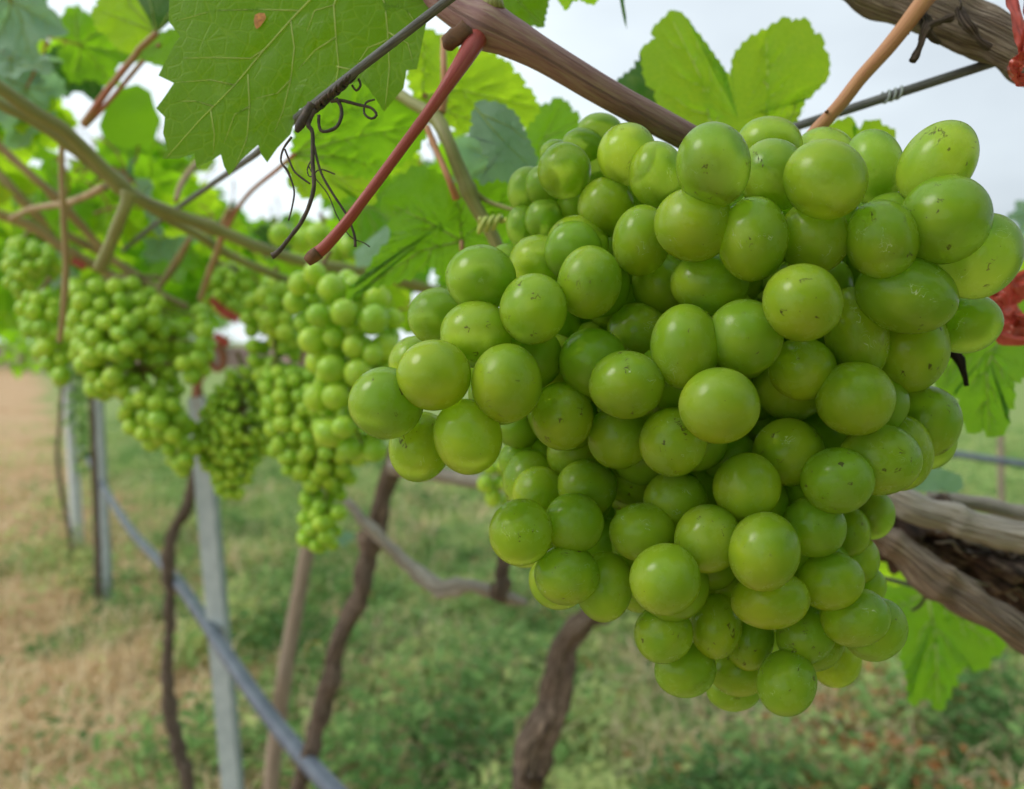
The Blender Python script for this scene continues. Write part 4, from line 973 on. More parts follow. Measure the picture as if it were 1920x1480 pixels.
stub([(1702, 40, .340), (1700, 55, .337), (1702, 66, .337)], [6, 4, 3], 'trunk')
stub([(1800, 18, .335), (1808, 40, .331), (1824, 60, .330), (1838, 78, .330), (1856, 90, .330)], [6, 8, 6, 4, 6], 'trunk')
stub([(1798, -5, .330), (1802, 8, .329), (1800, 18, .331)], [1.5, 1.3, 1.5], 'tendril')

def ribbon(name, label, cat, path, widths, mat, seed=0, fold=.3, group=None, thick=.0002):
    """crumpled plastic strip along a path"""
    pts = [pt(q) for q in path]; n = len(pts); r = random.Random(seed)
    V, Fc = [], []; K = 9; steps = 9
    P_, W_ = [], []
    for i in range(n - 1):
        p0 = pts[max(i - 1, 0)]; p1 = pts[i]; p2 = pts[i + 1]; p3 = pts[min(i + 2, n - 1)]
        for j in range(steps):
            t_ = j / steps
            P_.append(0.5 * ((2 * p1) + (p2 - p0) * t_ + (2 * p0 - 5 * p1 + 4 * p2 - p3) * t_ * t_ + (3 * p1 - p0 - 3 * p2 + p3) * t_ ** 3)); W_.append((widths[i] * (1 - t_) + widths[i + 1] * t_) * path[i][2] / F)
    for i, p in enumerate(P_):
        tn = (P_[min(i + 1, len(P_) - 1)] - P_[max(i - 1, 0)]).normalized(); sd = tn.cross(Vector((0, 1, 0))).normalized(); up = sd.cross(tn)
        for k in range(K):
            u = k / (K - 1) * 2 - 1
            V.append(p + sd * u * W_[i] + up * W_[i] * fold * (mnoise.noise(Vector((u * 2.5, i * .22, seed))) * 2 + .5 * math.sin(u * 9 + seed)))
    for i in range(len(P_) - 1):
        for k in range(K - 1): a = i * K + k; Fc.append((a, a + 1, a + K + 1, a + K))
    me = bpy.data.meshes.new(name); me.from_pydata([(v - P_[0])[:] for v in V], [], Fc); me.materials.append(M[mat]); me.shade_smooth()
    return me, P_[0]
def tape(label, strips):
    o = None
    for k, (path, wd, fd) in enumerate(strips):
        me, loc = ribbon('strip', '', '', path, wd, 'tape', seed=k * 7 + len(label), fold=fd)
        if o is None: o = empty('plastic_tape', loc, label, 'tape', 'red plastic ties on the vine'); o0 = loc
        link('strip', me, o, loc - o0)
    return o
tape('red plastic tie wound round the thick old cane in the top right corner', [
    ([(1890, -30, .318), (1902, 20, .309), (1912, 60, .304), (1920, 92, .303), (1918, 125, .306), (1905, 138, .315), (1895, 125, .33)], [11, 13, 13, 12, 13, 12, 9], .25),
    ([(1960, 60, .30), (1935, 88, .302), (1915, 110, .304), (1900, 130, .306), (1912, 150, .31), (1935, 155, .31)], [16, 16, 13, 11, 12, 14], .6),
    ([(1930, -20, .33), (1928, 30, .313), (1930, 70, .303), (1925, 100, .300)], [10, 12, 12, 10], .3)])
tape('red plastic tie crumpled beside the grapes at the right edge', [
    ([(1855, 548, .40), (1885, 545, .395), (1910, 540, .39), (1945, 520, .39)], [18, 30, 26, 30], .5),
    ([(1865, 575, .40), (1880, 600, .395), (1900, 618, .39), (1950, 615, .39)], [14, 28, 30, 30], .5),
    ([(1880, 560, .41), (1890, 600, .41), (1885, 632, .415)], [26, 30, 16], .4)])
tape('red plastic tie showing dimly in the gap between the right hand grapes', [([(1570, 835, .36), (1585, 822, .36), (1610, 822, .362), (1640, 835, .37)], [14, 18, 18, 14], .4)])
tape('blurred red tie on the cane between the background bunches', [([(395, 560, 1.2), (420, 585, 1.2), (450, 600, 1.2)], [6, 9, 8], .4), ([(402, 628, 1.2), (418, 640, 1.2), (430, 645, 1.2)], [6, 9, 5], .4)])
tape('tiny red tie above the left hand background bunch', [([(133, 488, 1.1), (147, 495, 1.1), (160, 505, 1.1)], [5, 7, 5], .4)])

# old branches low right
Q = [(1590, 880, .52), (1660, 925, .515), (1700, 945, .51), (1760, 965, .505), (1830, 985, .50), (1900, 1003, .495), (1990, 1020, .49)]
thing_tube('old_branch', 'pale weathered upper branch running right from behind the bunch', 'branch', Q, [26, 28, 31, 27, 30, 28, 32], M['gray_bark'], seg=64, rough=.26, freq=75, step=.0025, knots=((.55, .18, .03),))
Q = [(1590, 965, .50), (1650, 1005, .495), (1700, 1040, .49), (1750, 1082, .485), (1810, 1118, .48), (1870, 1160, .475), (1940, 1210, .47), (2000, 1250, .465)]
thing_tube('old_branch', 'brown grey lower branch slanting down to the right edge', 'branch', Q, [22, 25, 28, 34, 31, 30, 31, 33], M['old_bark'], seg=64, rough=.3, freq=75, step=.0025, knots=((.45, .22, .03), (.2, .12, .02)))
Q = [(1600, 925, .57), (1680, 975, .56), (1760, 1012, .555), (1840, 1050, .55), (1920, 1085, .545), (2010, 1120, .54)]
thing_tube('old_branch', 'dark rotten stump wood filling the hollow between the two old branches', 'branch', Q, [50, 62, 62, 58, 60, 66], M['dead_bark'], seg=64, rough=.75, freq=90, step=.003)
pr_ = random.Random(9)
for k in range(9):
    y0 = pr_.uniform(955, 1075); x0 = pr_.uniform(1660, 1820) + (y0 - 955) * .6; l = pr_.uniform(60, 190)
    pth = [(x0 + l * i / 5, y0 + l * i / 5 * .42 + pr_.uniform(-9, 9), .532 - .004 * math.sin(i) - pr_.uniform(0, .008)) for i in range(6)]
    thing_tube('bark_strip', '%s strip of peeling bark over the dark hollow between the old branches' % ('topmost', 'pale curled', 'long', 'short', 'broad', 'thin', 'frayed', 'lowest', 'dark bent')[k], 'bark', pth, [pr_.uniform(2, 5) for _ in range(6)], M[pr_.choice(('old_bark', 'dead_bark', 'gray_bark'))], seg=10, rough=.5, freq=150, group='peeling bark strips on the old branches')

Q = [(1740, 930, .60), (1790, 938, .60), (1850, 948, .60), (1920, 965, .60), (2000, 985, .60)]
thing_tube('old_branch', 'thin pale branch behind the upper branch at the right edge', 'branch', Q, [10, 12, 15, 17, 18], M['gray_bark'], seg=16, rough=.3, freq=60)
thing_tube('dry_twig', 'dark brown pointed twig hanging under the right hand grapes', 'twig', [(1770, 630, .36), (1785, 655, .355), (1800, 675, .353), (1807, 700, .352), (1812, 724, .352)], [9, 11, 9, 6, 4], M['dead_bark'], seg=12, rough=.35, freq=220)
thing_tube('dry_twig', 'short bent twig hanging below the lower old branch', 'twig', [(1738, 1108, .58), (1732, 1125, .58), (1722, 1138, .58), (1710, 1145, .58)], [3.5, 3, 3, 2.5], M['trunk'], seg=8)

# ------------------------------------------------------------------ wires and tendrils
def wire(label, pts, rad, knots=()):
    return thing_tube('trellis_wire', label, 'wire', pts, rad, M['wire'], seg=14, step=.004, smooth=False, knots=knots)
wire('dark trellis wire running down left across the large shaded leaf', [(880, -30, .262), (838, 2, .266), (742, 76, .276), (645, 151, .287), (600, 186, .293), (555, 222, .32), (478, 290, .42), (420, 330, .52), (350, 378, .68), (285, 425, .85), (230, 470, 1.05)],
     [8.5, 8.5, 8.5, 8, 7.5, 7, 6.5, 5.5, 5, 4.5, 4])
wr = wire('grey trellis wire with a small splice, rising from the top grapes to the old cane', [(1400, 270, .42), (1485, 240, .41), (1675, 178, .385), (1860, 118, .365), (1960, 85, .355)], [8, 8.2, 8.6, 9, 9.4])
mb = MB()
hel = []
for i in range(60):
    u = i / 59; a = u * 2 * math.pi * 3.3; c = P(1655 + 38 * u, 184 - 12 * u, .387 - .004 * u); rr = .0026
    hel.append(c + UP * math.cos(a) * rr + FWD * math.sin(a) * rr)
mb.tube(hel, .0006, seg=8, smooth=False); sp = mb.build('splice', M['steel'], wr)
wire('thin dark wire passing under the lower old branch', [(1600, 1072, .60), (1660, 1085, .60), (1700, 1095, .60), (1745, 1110, .60), (1850, 1140, .60)], 4)

tn = empty('dry_tendril', P(600, 185, .287), 'tangled dark dry tendril coiled round the wire with curling strands hanging down', 'tendril')
def strand(name, pts, rad):
    z = lambda q: q if len(q) == 3 else (q[0], q[1], .288)
    p = [pt(z(q)) for q in pts]; mb = MB(); mb.tube(p, [r * .288 / F for r in (rad if hasattr(rad, '__len__') else [rad] * len(p))], seg=10, step=.0012, rough=.15, freq=400)
    return mb.build(name, M['tendril'], tn)
mb = MB()
for (u0, u1, turns, r0, wd, sd) in ((0, .42, 6.5, 11.5, 3.2, 0), (.15, .75, 6, 13, 3.0, 1), (.3, 1.0, 5, 10, 3.6, 2), (.5, 1.0, 4, 12, 4, 3)):
    pts = []; n = 90
    for i in range(n):
        u = u0 + (u1 - u0) * i / (n - 1); a = (i / (n - 1)) * turns * 2 * math.pi + sd
        cx, cy = 662 + (566 - 662) * u, 142 + (226 - 142) * u
        c = P(cx, cy, .286 + .006 * u); rr = (r0 + 2.5 * mnoise.noise(Vector((i * .13, sd, 0)))) * .288 / F
        pts.append(c + (UP * .8 + RIGHT * .6) * math.cos(a) * rr + FWD * math.sin(a) * rr + RIGHT * .0006 * mnoise.noise(Vector((i * .3, sd, 5))))
    mb.tube(pts, wd * .288 / F, seg=7, smooth=False, rough=.2, freq=500)
mb.build('coil', M['tendril'], tn)
strand('strand', [(585, 195), (575, 215), (562, 235), (556, 248)], [9, 10, 9, 4])
strand('strand', [(590, 205), (578, 233), (586, 250), (586, 304), (588, 355), (570, 408), (540, 450), (520, 474), (510, 480)], [5, 5, 4, 4, 4, 4, 4, 5, 7])
strand('strand', [(588, 270), (602, 324), (625, 365), (649, 402), (664, 439), (666, 463)], [2.5, 2.4, 2.4, 2.3, 2.5, 3])
strand('strand', [(547, 257), (531, 280), (527, 304), (539, 321), (551, 355), (549, 382), (541, 414)], [2.4, 2, 2, 2.4, 1.8, 1.6, 1.4])
strand('strand', [(534, 280), (544, 305), (554, 324), (581, 345)], 1.9)
strand('strand', [(620, 190), (642, 189), (669, 196), (696, 203), (706, 216), (696, 223), (683, 213), (686, 193), (703, 187)], [3.5, 3.2, 3, 2.6, 2.6, 2.4, 2.2, 2, 1.8])
strand('strand', [(630, 185), (639, 200), (640, 220), (629, 240), (605, 247), (598, 235), (598, 216)], [3.8, 3.6, 3.6, 3.4, 3.2, 3, 3])
strand('strand', [(578, 311), (591, 334), (615, 365), (632, 405), (656, 443), (683, 456), (693, 463)], 1.1)
strand('strand', [(584, 300), (576, 318), (582, 332), (600, 318), (628, 327)], 1.3)
strand('strand', [(660, 160), (668, 170), (676, 160), (672, 148)], 2.2)
fpts = []
for i in range(60):
    u = i / 59; a = u * 2 * math.pi * 3.2; fpts.append(P(896 + 42 * u, 424 - 8 * u, .435) + (UP * .93 + RIGHT * .3) * math.cos(a) * (.0042 - .001 * u) + FWD * math.sin(a) * .004)
fpts += [P(950, 412, .43), P(975, 400, .42)]
mb = MB(); mb.tube(fpts, [.0013] * 60 + [.0011, .0009], seg=8, smooth=False)
tag(mb.build('fresh_tendril', M['fresh_tendril'], None, fpts[0]), 'pale green tendril curled tightly round the green cane beside the grapes', 'tendril')

# small orange and white flower in the weeds
fb = P(588, 1222, 3.7); fl = empty('wildflower', Vector((fb.x, fb.y, ground_z(fb.x, fb.y))), 'small orange and white flower among the weeds between the stake and the trunk', 'flower')
mb = MB(); mb.tube([fl.location, Vector((fb.x + .01, fb.y, fb.z * .5)), Vector((fb.x, fb.y, fb.z))], .003, seg=6); mb.build('stem', M['fresh_tendril'], fl)
M['petal_w'] = plain_material('white_petal', (0.75, 0.72, 0.68), (0.85, 0.82, 0.8), 40, .6, .1); M['petal_o'] = plain_material('orange_petal', (0.75, 0.34, 0.05), (0.8, 0.45, 0.08), 40, .6, .1)
for k, (dx, dz, mt) in enumerate(((-.012, .035, 'petal_o'), (.02, .03, 'petal_o'), (-.03, .005, 'petal_o'), (0.0, -.005, 'petal_w'), (.022, -.02, 'petal_w'), (.005, -.045, 'petal_w'))):
    mb = MB(); c = Vector((fb.x + dx, fb.y - .01, fb.z + dz)); mb.v.append(c + Vector((0, -.006, 0))); mb.uv.append((0, 0))
    for j in range(10): a = j * .6283; mb.v.append(c + Vector((math.cos(a) * .021, .004 * math.sin(a * 2), math.sin(a) * .026))); mb.uv.append((0, 0))
    for j in range(10): mb.f.append((0, 1 + j, 1 + (j + 1) % 10)); mb.m.append(0)
    mb.build('petal', M[mt], fl)

# ------------------------------------------------------------------ grapes
def sphere_mesh(name, nu, nv, mat, seed, amp=.018, scar=True):
    V, Fc = [], []
    for j in range(nv + 1):
        th = math.pi * j / nv
        for i in range(nu):
            ph = 2 * math.pi * i / nu
            d = Vector((math.sin(th) * math.cos(ph), math.sin(th) * math.sin(ph), math.cos(th)))
            r = 1 + amp * mnoise.noise(d * 1.3 + Vector((seed * 5.1, seed, 0))) 
            if scar:  # little stylar scar at the tip (+Z)
                r += .012 * math.exp(-(th / .045) ** 2) - .012 * math.exp(-((th - .09) / .05) ** 2)
            V.append(d * r)
    for j in range(nv):
        for i in range(nu):
            k = (i + 1) % nu; a = j * nu + i; b_ = j * nu + k
            if j == 0: Fc.append((a, b_ + nu, a + nu)[::-1])
            elif j == nv - 1: Fc.append((a, b_, a + nu)[::-1])
            else: Fc.append((a, b_, b_ + nu, a + nu)[::-1])
    me = bpy.data.meshes.new(name); me.from_pydata([v[:] for v in V], [], Fc); me.materials.append(mat); me.shade_smooth()
    bm = bmesh.new(); bm.from_mesh(me); bmesh.ops.remove_doubles(bm, verts=bm.verts, dist=1e-5); bmesh.ops.recalc_face_normals(bm, faces=bm.faces); bm.to_mesh(me); bm.free()
    return me
SPH = [sphere_mesh('grape', 56, 40, M['grape'], s) for s in range(4)]
SPF = [sphere_mesh('grape', 20, 14, M['grape_far'], s, scar=False) for s in range(2)]

# visible grapes of the large bunch: centre x, y, half width, half height, tilt (deg, clockwise), layer from the front
G = """1337 311 67 77 0 2;1443 270 57 47 0 5;1449 330 61 64 0 4;1547 338 76 72 0 2;1546 290 53 46 0 6;1637 315 54 66 0 5;1756 308 84 60 -48 5;1771 412 86 76 -30 3;1836 481 82 68 -40 5
1301 422 70 65 0 3;1412 449 63 76 8 2;1525 446 66 66 -20 1;1653 450 68 73 0 1;1504 568 76 73 0 0;1330 532 69 54 0 4;1698 553 91 67 8 4;1811 607 63 50 -12 6;1703 655 70 74 20 6;1605 625 56 80 -15 5;1578 522 36 40 0 7
1396 633 68 68 0 2;1284 650 61 74 0 3;1504 692 63 57 0 1;1483 716 66 69 0 4;1348 761 76 71 0 0;1603 748 70 64 0 5;1738 790 58 58 0 7;1740 826 46 46 0 8;1688 850 56 64 0 6;1648 862 74 62 0 4
1569 901 67 59 0 2;1635 965 40 43 0 5;1526 988 62 57 20 0;1593 998 37 44 0 3;1610 1050 37 42 0 4;1632 1100 28 32 0 5;1556 1089 63 54 0 1;1432 1034 65 71 0 2;1327 1010 61 63 0 1;1247 1086 67 68 0 0
1400 913 61 61 0 2;1266 937 57 52 0 2;1262 829 62 63 0 1;1478 848 61 57 0 6;1425 790 50 40 0 5;1332 850 48 40 0 5;1444 1125 70 52 0 3;1510 1191 54 53 0 1;1603 1158 63 52 0 3;1640 1180 57 56 -20 4
1568 1240 44 46 0 5;1524 1207 54 49 0 4;1475 1280 53 59 0 3;1388 1258 54 45 0 4;1376 1292 48 39 0 5;1285 1256 54 49 0 4;1244 1188 54 55 0 1;1343 1174 46 59 0 2;1405 1198 43 56 0 3;1340 1098 46 46 0 7
1063 1078 59 55 0 1;1048 1088 52 51 0 4;1133 1100 50 62 0 3;1197 1100 38 46 0 3;1076 981 56 57 0 0;977 998 57 60 0 2;988 1028 46 34 0 4;1010 928 47 50 0 3;992 900 46 52 0 5;975 862 35 33 0 7
1028 848 30 30 0 7;1100 915 53 49 0 5;1082 850 50 48 0 7;1205 998 60 53 0 2;1190 895 48 46 0 7;1160 820 55 56 0 3;1175 722 69 62 0 1;1054 781 55 61 0 2;974 804 37 34 0 5;950 719 64 72 0 1
877 819 62 69 -15 1;788 838 54 62 15 3;724 756 67 64 15 2;814 704 70 66 0 0;779 680 46 46 0 4;893 627 64 60 0 2;822 594 53 50 0 4;902 522 62 58 0 3;1000 580 63 67 10 0;1105 530 58 67 10 1
1010 492 52 48 0 3;950 488 28 28 0 6;1083 457 54 49 0 4;1202 452 51 64 8 2;1137 389 50 52 0 4;1152 475 40 42 0 7;1058 321 47 50 0 3;1020 348 32 37 0 5;989 358 34 41 0 6;982 424 30 37 0 6
1021 412 34 37 0 5;1076 386 30 33 0 5;1092 273 37 30 0 5;1042 288 27 24 0 6;1125 245 38 30 0 6;1120 310 32 40 0 5;1175 290 51 56 20 3;1231 328 50 60 0 2;1205 372 30 34 0 6;1240 534 51 54 0 4
1196 622 54 50 0 3;1155 572 47 45 0 7;1110 655 44 46 0 6;1038 677 50 47 0 3;1272 376 36 36 0 5;1440 520 40 40 0 8;1240 760 50 55 0 8;1500 930 50 50 0 9;1560 820 45 45 0 9;1400 1100 50 50 0 8;1180 900 50 50 0 9;1300 930 50 50 0 9"""
GR = [tuple(float(a) for a in g.split()) for g in G.replace("\n", ";").split(";") if g.strip()]
KL = [1.01, 1.04, 1.06, 1.08, 1.09, 1.10, 1.12, 1.15, 1.2, 1.2]
GR = [(g[0], g[1], g[2] * KL[int(g[5])], g[3] * KL[int(g[5])], g[4], g[5]) for g in GR]
placed = []
def fit_grape(g, Z):
    cx, cy, rx, ry, an, lay = g
    ray = Vector(((cx - 960) / F, -(cy - 740) / F, 1.0)); ct = 1 / ray.length
    rad = Vector((ray.x, ray.y)); rad = rad.normalized() if rad.length > 1e-4 else Vector((1, 0)); tan = Vector((-rad.y, rad.x))
    a = R(an); A = np.array([[math.cos(a) * rx, math.sin(a) * ry], [-math.sin(a) * rx, math.cos(a) * ry]])   # columns, y up
    B = np.array([[rad.x, rad.y], [tan.x, tan.y]])
    T_ = np.diag([ct, 1.0]) @ B @ A * (Z / F)
    U, S_, _ = np.linalg.svd(T_)
    rayc = ray.normalized(); er = Vector((rad.x, rad.y, 0)); er = (er - rayc * er.dot(rayc)).normalized(); et = rayc.cross(er)
    # keep et on the same side as tan
    if et.x * tan.x + et.y * tan.y < 0: et = -et
    def w3(c): return RIGHT * c.x + UP * c.y + FWD * c.z
    e1 = w3(er * float(U[0, 0]) + et * float(U[1, 0])); e2 = w3(er * float(U[0, 1]) + et * float(U[1, 1])); e3 = e1.cross(e2)
    if e3.dot(CAM - P(cx, cy, Z)) < 0: e2 = -e2; e3 = -e3
    return P(cx, cy, Z), e1, e2, e3, float(S_[0]), float(S_[1])
for g in sorted(GR, key=lambda g: g[5]):
    cx, cy, rx, ry, an, lay = g
    rm = math.sqrt(rx * ry)
    Z = min(.315, max(.232, .5 * (F * .0118 / rm) + .5 * .262)) + .0035 * lay
    for _ in range(60):
        bad = False
        c = P(cx, cy, Z); r = rm * Z / F
        for (pc, pr) in placed:
            if (c - pc).length < .76 * (r + pr) and (c - CAM).length > (pc - CAM).length - .03: bad = True; break
        if not bad: break
        Z += .0015
    placed.append((P(cx, cy, Z), rm * Z / F))
    g_ = fit_grape(g, Z); GR[GR.index(g)] = g + (Z,)
bunch = empty('grape_bunch', P(1400, 300, .32), 'huge sharp bunch of plump green grapes filling the right half of the picture', 'grape bunch')
br = random.Random(3)
GR.sort(key=lambda g: -g[2] * g[3] + g[5] * 350)
def merged(name, items, sph, parent, mat):
    """many grapes in one mesh: items are (centre, e1, e2, e3, r1, r2, r3)"""
    vv, ff, base = [], [], 0
    for k, (c, e1, e2, e3, r1, r2, r3) in enumerate(items):
        me = sph[k % len(sph)]
        co = np.empty(len(me.vertices) * 3, dtype=np.float32); me.vertices.foreach_get('co', co); co = co.reshape(-1, 3)
        Mx = np.array([e1 * r1, e2 * r2, e3 * r3]); vv.append(co @ Mx + np.array(c - parent.location))
        ff += [[i + base for i in p.vertices] for p in me.polygons]; base += len(co)
    m2 = bpy.data.meshes.new(name); m2.from_pydata(np.concatenate(vv).tolist(), [], ff); m2.materials.append(mat); m2.shade_smooth()
    return link(name, m2, parent)
rest = []
for k, g in enumerate(GR):
    c, e1, e2, e3, r1, r2 = fit_grape(g[:6], g[6]); r3 = (r1 + r2) * .5 * br.uniform(1.0, 1.1)
    if k < 100:
        o = bpy.data.objects.new('grape', SPH[k % 4]); COL.objects.link(o); o.parent = bunch
        # random roll about the ray keeps the outline nearly the same but varies the marks
        m = Matrix((e1 * r1, e2 * r2, e3 * r3)).transposed().to_4x4()
        if br.random() < .5: m = m @ Matrix.Rotation(math.pi, 4, 'Z')
        m.translation = c - bunch.location; o.matrix_local = m
    else: rest.append((c, e1, e2, e3, r1, r2, r3))
# hidden grapes that fill the inside and the far side of the bunch
OUT = [(1080, 250), (1300, 270), (1550, 290), (1740, 300), (1800, 420), (1810, 560), (1770, 650), (1720, 820), (1630, 960), (1620, 1090), (1600, 1180), (1480, 1250), (1350, 1240), (1250, 1170), (1080, 1080), (985, 1000), (1000, 880), (860, 790), (760, 750), (860, 620), (1000, 520), (1000, 360)]
allp = list(placed); tries = 0; nin = 0
while nin < 230 and tries < 40000:
    tries += 1
    px, py = br.uniform(760, 1800), br.uniform(250, 1250)
    if not inpoly(px, py, OUT): continue
    Z = br.uniform(.275, .40); c = P(px, py, Z); r = br.uniform(.0105, .0125)
    if any((c - q).length < .74 * (r + rr_) for q, rr_ in allp): continue
    # stay hidden: some visible grape must lie in front
    if not any(math.hypot(px - g[0], py - g[1]) < 75 and g[6] < Z - .006 for g in GR): continue
    # keep inside the outline
    if not all(inpoly(px + dx, py + dy, OUT) for dx, dy in ((70, 0), (-70, 0), (0, 60), (0, -110))): continue
    allp.append((c, r)); nin += 1
    e = Vector((br.gauss(0, 1), br.gauss(0, 1), br.gauss(0, 1))).normalized(); e2 = e.orthogonal().normalized()
    rest.append((c, e, e2, e.cross(e2), r, r, r * 1.05))
mo = merged('grape', rest, SPH, bunch, M['grape']); mo['kind'] = 'stuff'
# the bunch's own stem with side branches
mb = MB()
mb.tube([P(1485, 290, .335), P(1460, 380, .335), P(1400, 520, .325), (P(1400, 750, .335)), P(1420, 950, .335), P(1430, 1150, .325)], [.0035, .0038, .0034, .003, .0024, .0016], seg=12, rough=.2, freq=150)
for (a, b_, c_) in (((1400, 520, .335), (1250, 560, .338), (1130, 600, .338)), ((1400, 640, .335), (1560, 640, .34), (1720, 700, .345)),
                   ((1410, 420, .338), (1250, 420, .34), (1130, 400, .34)), ((1410, 820, .338), (1500, 850, .34), (1600, 900, .34)), ((1400, 800, .338), (1200, 880, .34), (1120, 920, .34))):
    mb.tube([pt(a), pt(b_), pt(c_)], [.0022, .002, .0014], seg=8, rough=.25, freq=200)
mb.build('bunch_stem', M['green_stalk'], bunch)

# ------------------------------------------------------------------ the bunches behind
def poly_dist(x, y, poly): return min(seg_dist(x, y, poly[i], poly[(i + 1) % len(poly)]) for i in range(len(poly)))
def far_bunch(label, poly, Z, rpx, depth, n, seed, hang, mat='grape_far', group=None, front=()):
    r_ = random.Random(seed); xs = [p[0] for p in poly]; ys = [p[1] for p in poly]
    cx, cy = sum(xs) / len(xs), min(ys)
    o = empty('grape_bunch', P(hang[0], hang[1], Z), label, 'grape bunch', group)
    pts = []; bx = {}
    tries = 0; wmax = max(poly_dist(r_.uniform(min(xs), max(xs)), r_.uniform(min(ys), max(ys)), poly) if False else 0 for _ in range(1))
    cand = []
    for _ in range(n * 90):
        x, y = r_.uniform(min(xs), max(xs)), r_.uniform(min(ys), max(ys))
        if not inpoly(x, y, poly): continue
        d = poly_dist(x, y, poly)
        if d < rpx * .45: continue
        h = min(1.0, d / (depth * F / Z)) ** .5 * depth
        s = r_.choice((-1, -1, -1, 1)) if r_.random() < .8 else r_.uniform(-1, 1)
        zz = Z + h * s * r_.uniform(.7, 1.05)
        rp = rpx * r_.uniform(.74, 1.12); c = P(x, y, zz); r = rp * Z / F
        ok = True
        for (c2, r2, _) in pts:
            if (c - c2).length < .92 * (r + r2): ok = False; break
        if mnoise.noise(c * (11 / Z) + Vector((seed, 0, 0))) < -.22: ok = False      # gaps where the stems show
        if ok: pts.append((c, r, zz))
        if len(pts) >= n: break
    pts.sort(key=lambda q: (q[0] - CAM).length)
    for k, (c, r, zz) in enumerate(pts[:95]):
        g = bpy.data.objects.new('grape', SPF[k % 2]); COL.objects.link(g); g.parent = o
        g.matrix_local = Matrix.Translation(c - o.location) @ Matrix.Rotation(r_.random() * 6, 4, Vector((r_.random(), r_.random(), r_.random() + .1)).normalized()) @ Matrix.Diagonal((r, r, r * r_.uniform(1, 1.15), 1))
    if len(pts) > 95:
        it = []
        for (c, r, zz) in pts[95:]:
            e = Vector((r_.gauss(0, 1), r_.gauss(0, 1), r_.gauss(0, 1))).normalized(); e2 = e.orthogonal().normalized(); it.append((c, e, e2, e.cross(e2), r, r, r * 1.08))
        m_ = merged('grape', it, SPF, o, M['grape_far']); m_['kind'] = 'stuff'
    # stem down the middle with pedicels
    mb = MB(); y0, y1 = min(ys) + 10, max(ys) - 25
    mid = []
    for i in range(7):
        y = y0 + (y1 - y0) * i / 6
        row = [x for x in range(int(min(xs)), int(max(xs)), 6) if inpoly(x, y, poly)]
        mid.append(P(sum(row) / len(row) if row else hang[0], y, Z))
    sr = .0026 * Z
    mb.tube([P(hang[0], hang[1], Z)] + mid, [sr * 1.1] + [sr * (1 - .1 * i) for i in range(7)], seg=8, rough=.2, freq=100)
    for (c, r, zz) in pts[::2]:
        q = min(mid, key=lambda m_: (m_ - c).length + .3 * abs(m_.z - c.z - .01)); mb.tube([c, c.lerp(q, .5) + Vector((0, 0, .004)), q], [sr * .35, sr * .4, sr * .6], seg=5)
    mb.build('bunch_stem', M['green_stalk'], o)
    return o
BG = 'green grape bunches hanging blurred behind the large one'
far_bunch('wide triangular blurred bunch hanging at the left, largest of the background bunches', [(130, 540), (150, 520), (195, 530), (235, 512), (265, 530), (300, 545), (335, 580), (385, 570), (400, 640), (392, 700), (362, 745), (362, 800), (372, 840), (355, 895), (335, 895), (315, 860), (285, 840), (262, 830), (232, 800), (220, 750), (175, 750), (150, 710), (120, 660), (122, 590)],
          .95, 16.5, .065, 230, 1, (300, 520), group=BG)
far_bunch('rounded shoulder of grapes left of the wide triangular bunch', [(30, 570), (50, 550), (75, 540), (95, 545), (118, 580), (122, 620), (135, 680), (130, 715), (112, 722), (90, 700), (72, 670), (62, 640), (40, 610)], 1.0, 16, .045, 48, 2, (95, 520), group=BG)
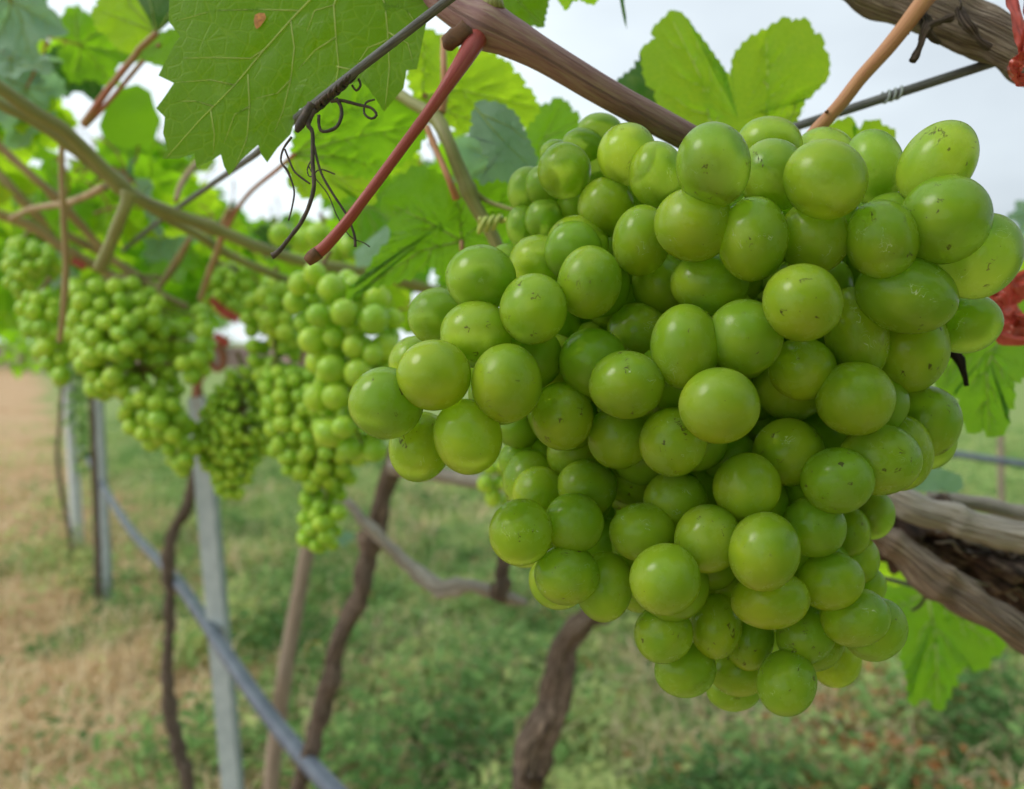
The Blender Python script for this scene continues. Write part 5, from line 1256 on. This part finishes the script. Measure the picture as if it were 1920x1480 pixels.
far_bunch('small blurred bunch high at the left edge', [(12, 470), (35, 440), (60, 450), (90, 460), (118, 480), (122, 540), (100, 548), (70, 535), (45, 560), (18, 555), (10, 520)], 1.2, 13.5, .05, 60, 3, (60, 430), group=BG)
far_bunch('stubby bunch of tiny undeveloped grapes in front of the steel post', [(430, 695), (470, 685), (510, 715), (530, 770), (520, 820), (490, 860), (474, 900), (450, 938), (412, 930), (395, 900), (378, 870), (360, 830), (368, 780), (395, 735)], .98, 9.5, .06, 280, 4, (445, 660), group=BG)
far_bunch('small bunch behind the slim hanging shoot between the two large background bunches', [(372, 540), (400, 510), (440, 495), (478, 505), (470, 545), (450, 600), (415, 590), (385, 575)], 1.25, 12.5, .04, 46, 5, (400, 490), group=BG)
far_bunch('narrow bunch of bright grapes left of the long middle bunch', [(452, 600), (462, 560), (490, 530), (520, 515), (545, 540), (565, 600), (570, 680), (560, 740), (565, 800), (560, 830), (530, 850), (500, 800), (490, 720), (468, 680)], .92, 16.5, .045, 90, 6, (520, 500), group=BG)
far_bunch('long drooping middle bunch ending in a thin tail of small grapes', [(478, 700), (560, 690), (640, 690), (720, 760), (740, 850), (705, 885), (668, 905), (648, 940), (640, 990), (628, 1030), (600, 1040), (572, 1030), (556, 1000), (566, 960), (562, 905), (530, 885), (500, 850), (472, 790)], .90, 15.5, .05, 230, 7, (600, 560), group=BG)
far_bunch('nearer bunch of larger soft grapes right behind the cut red stalk', [(545, 520), (585, 500), (640, 505), (700, 545), (752, 545), (758, 590), (735, 650), (742, 720), (735, 800), (740, 850), (690, 870), (640, 860), (600, 820), (578, 760), (590, 700), (560, 640), (540, 570)], .66, 25, .05, 130, 8, (620, 470), group=BG)
far_bunch('cluster of large dim grapes above the thick cane behind the small bluish leaf', [(505, 430), (560, 415), (620, 410), (670, 420), (705, 450), (700, 490), (650, 500), (560, 480), (515, 460)], .95, 26, .05, 30, 9, (600, 400), group=BG)
far_bunch('bright small grapes peeping out left of the large bunch above the dried stem', [(905, 870), (935, 850), (985, 860), (1010, 940), (1010, 1020), (975, 1050), (935, 1048), (925, 1000), (905, 960), (900, 920)], .75, 17, .04, 45, 10, (960, 800), group=BG)
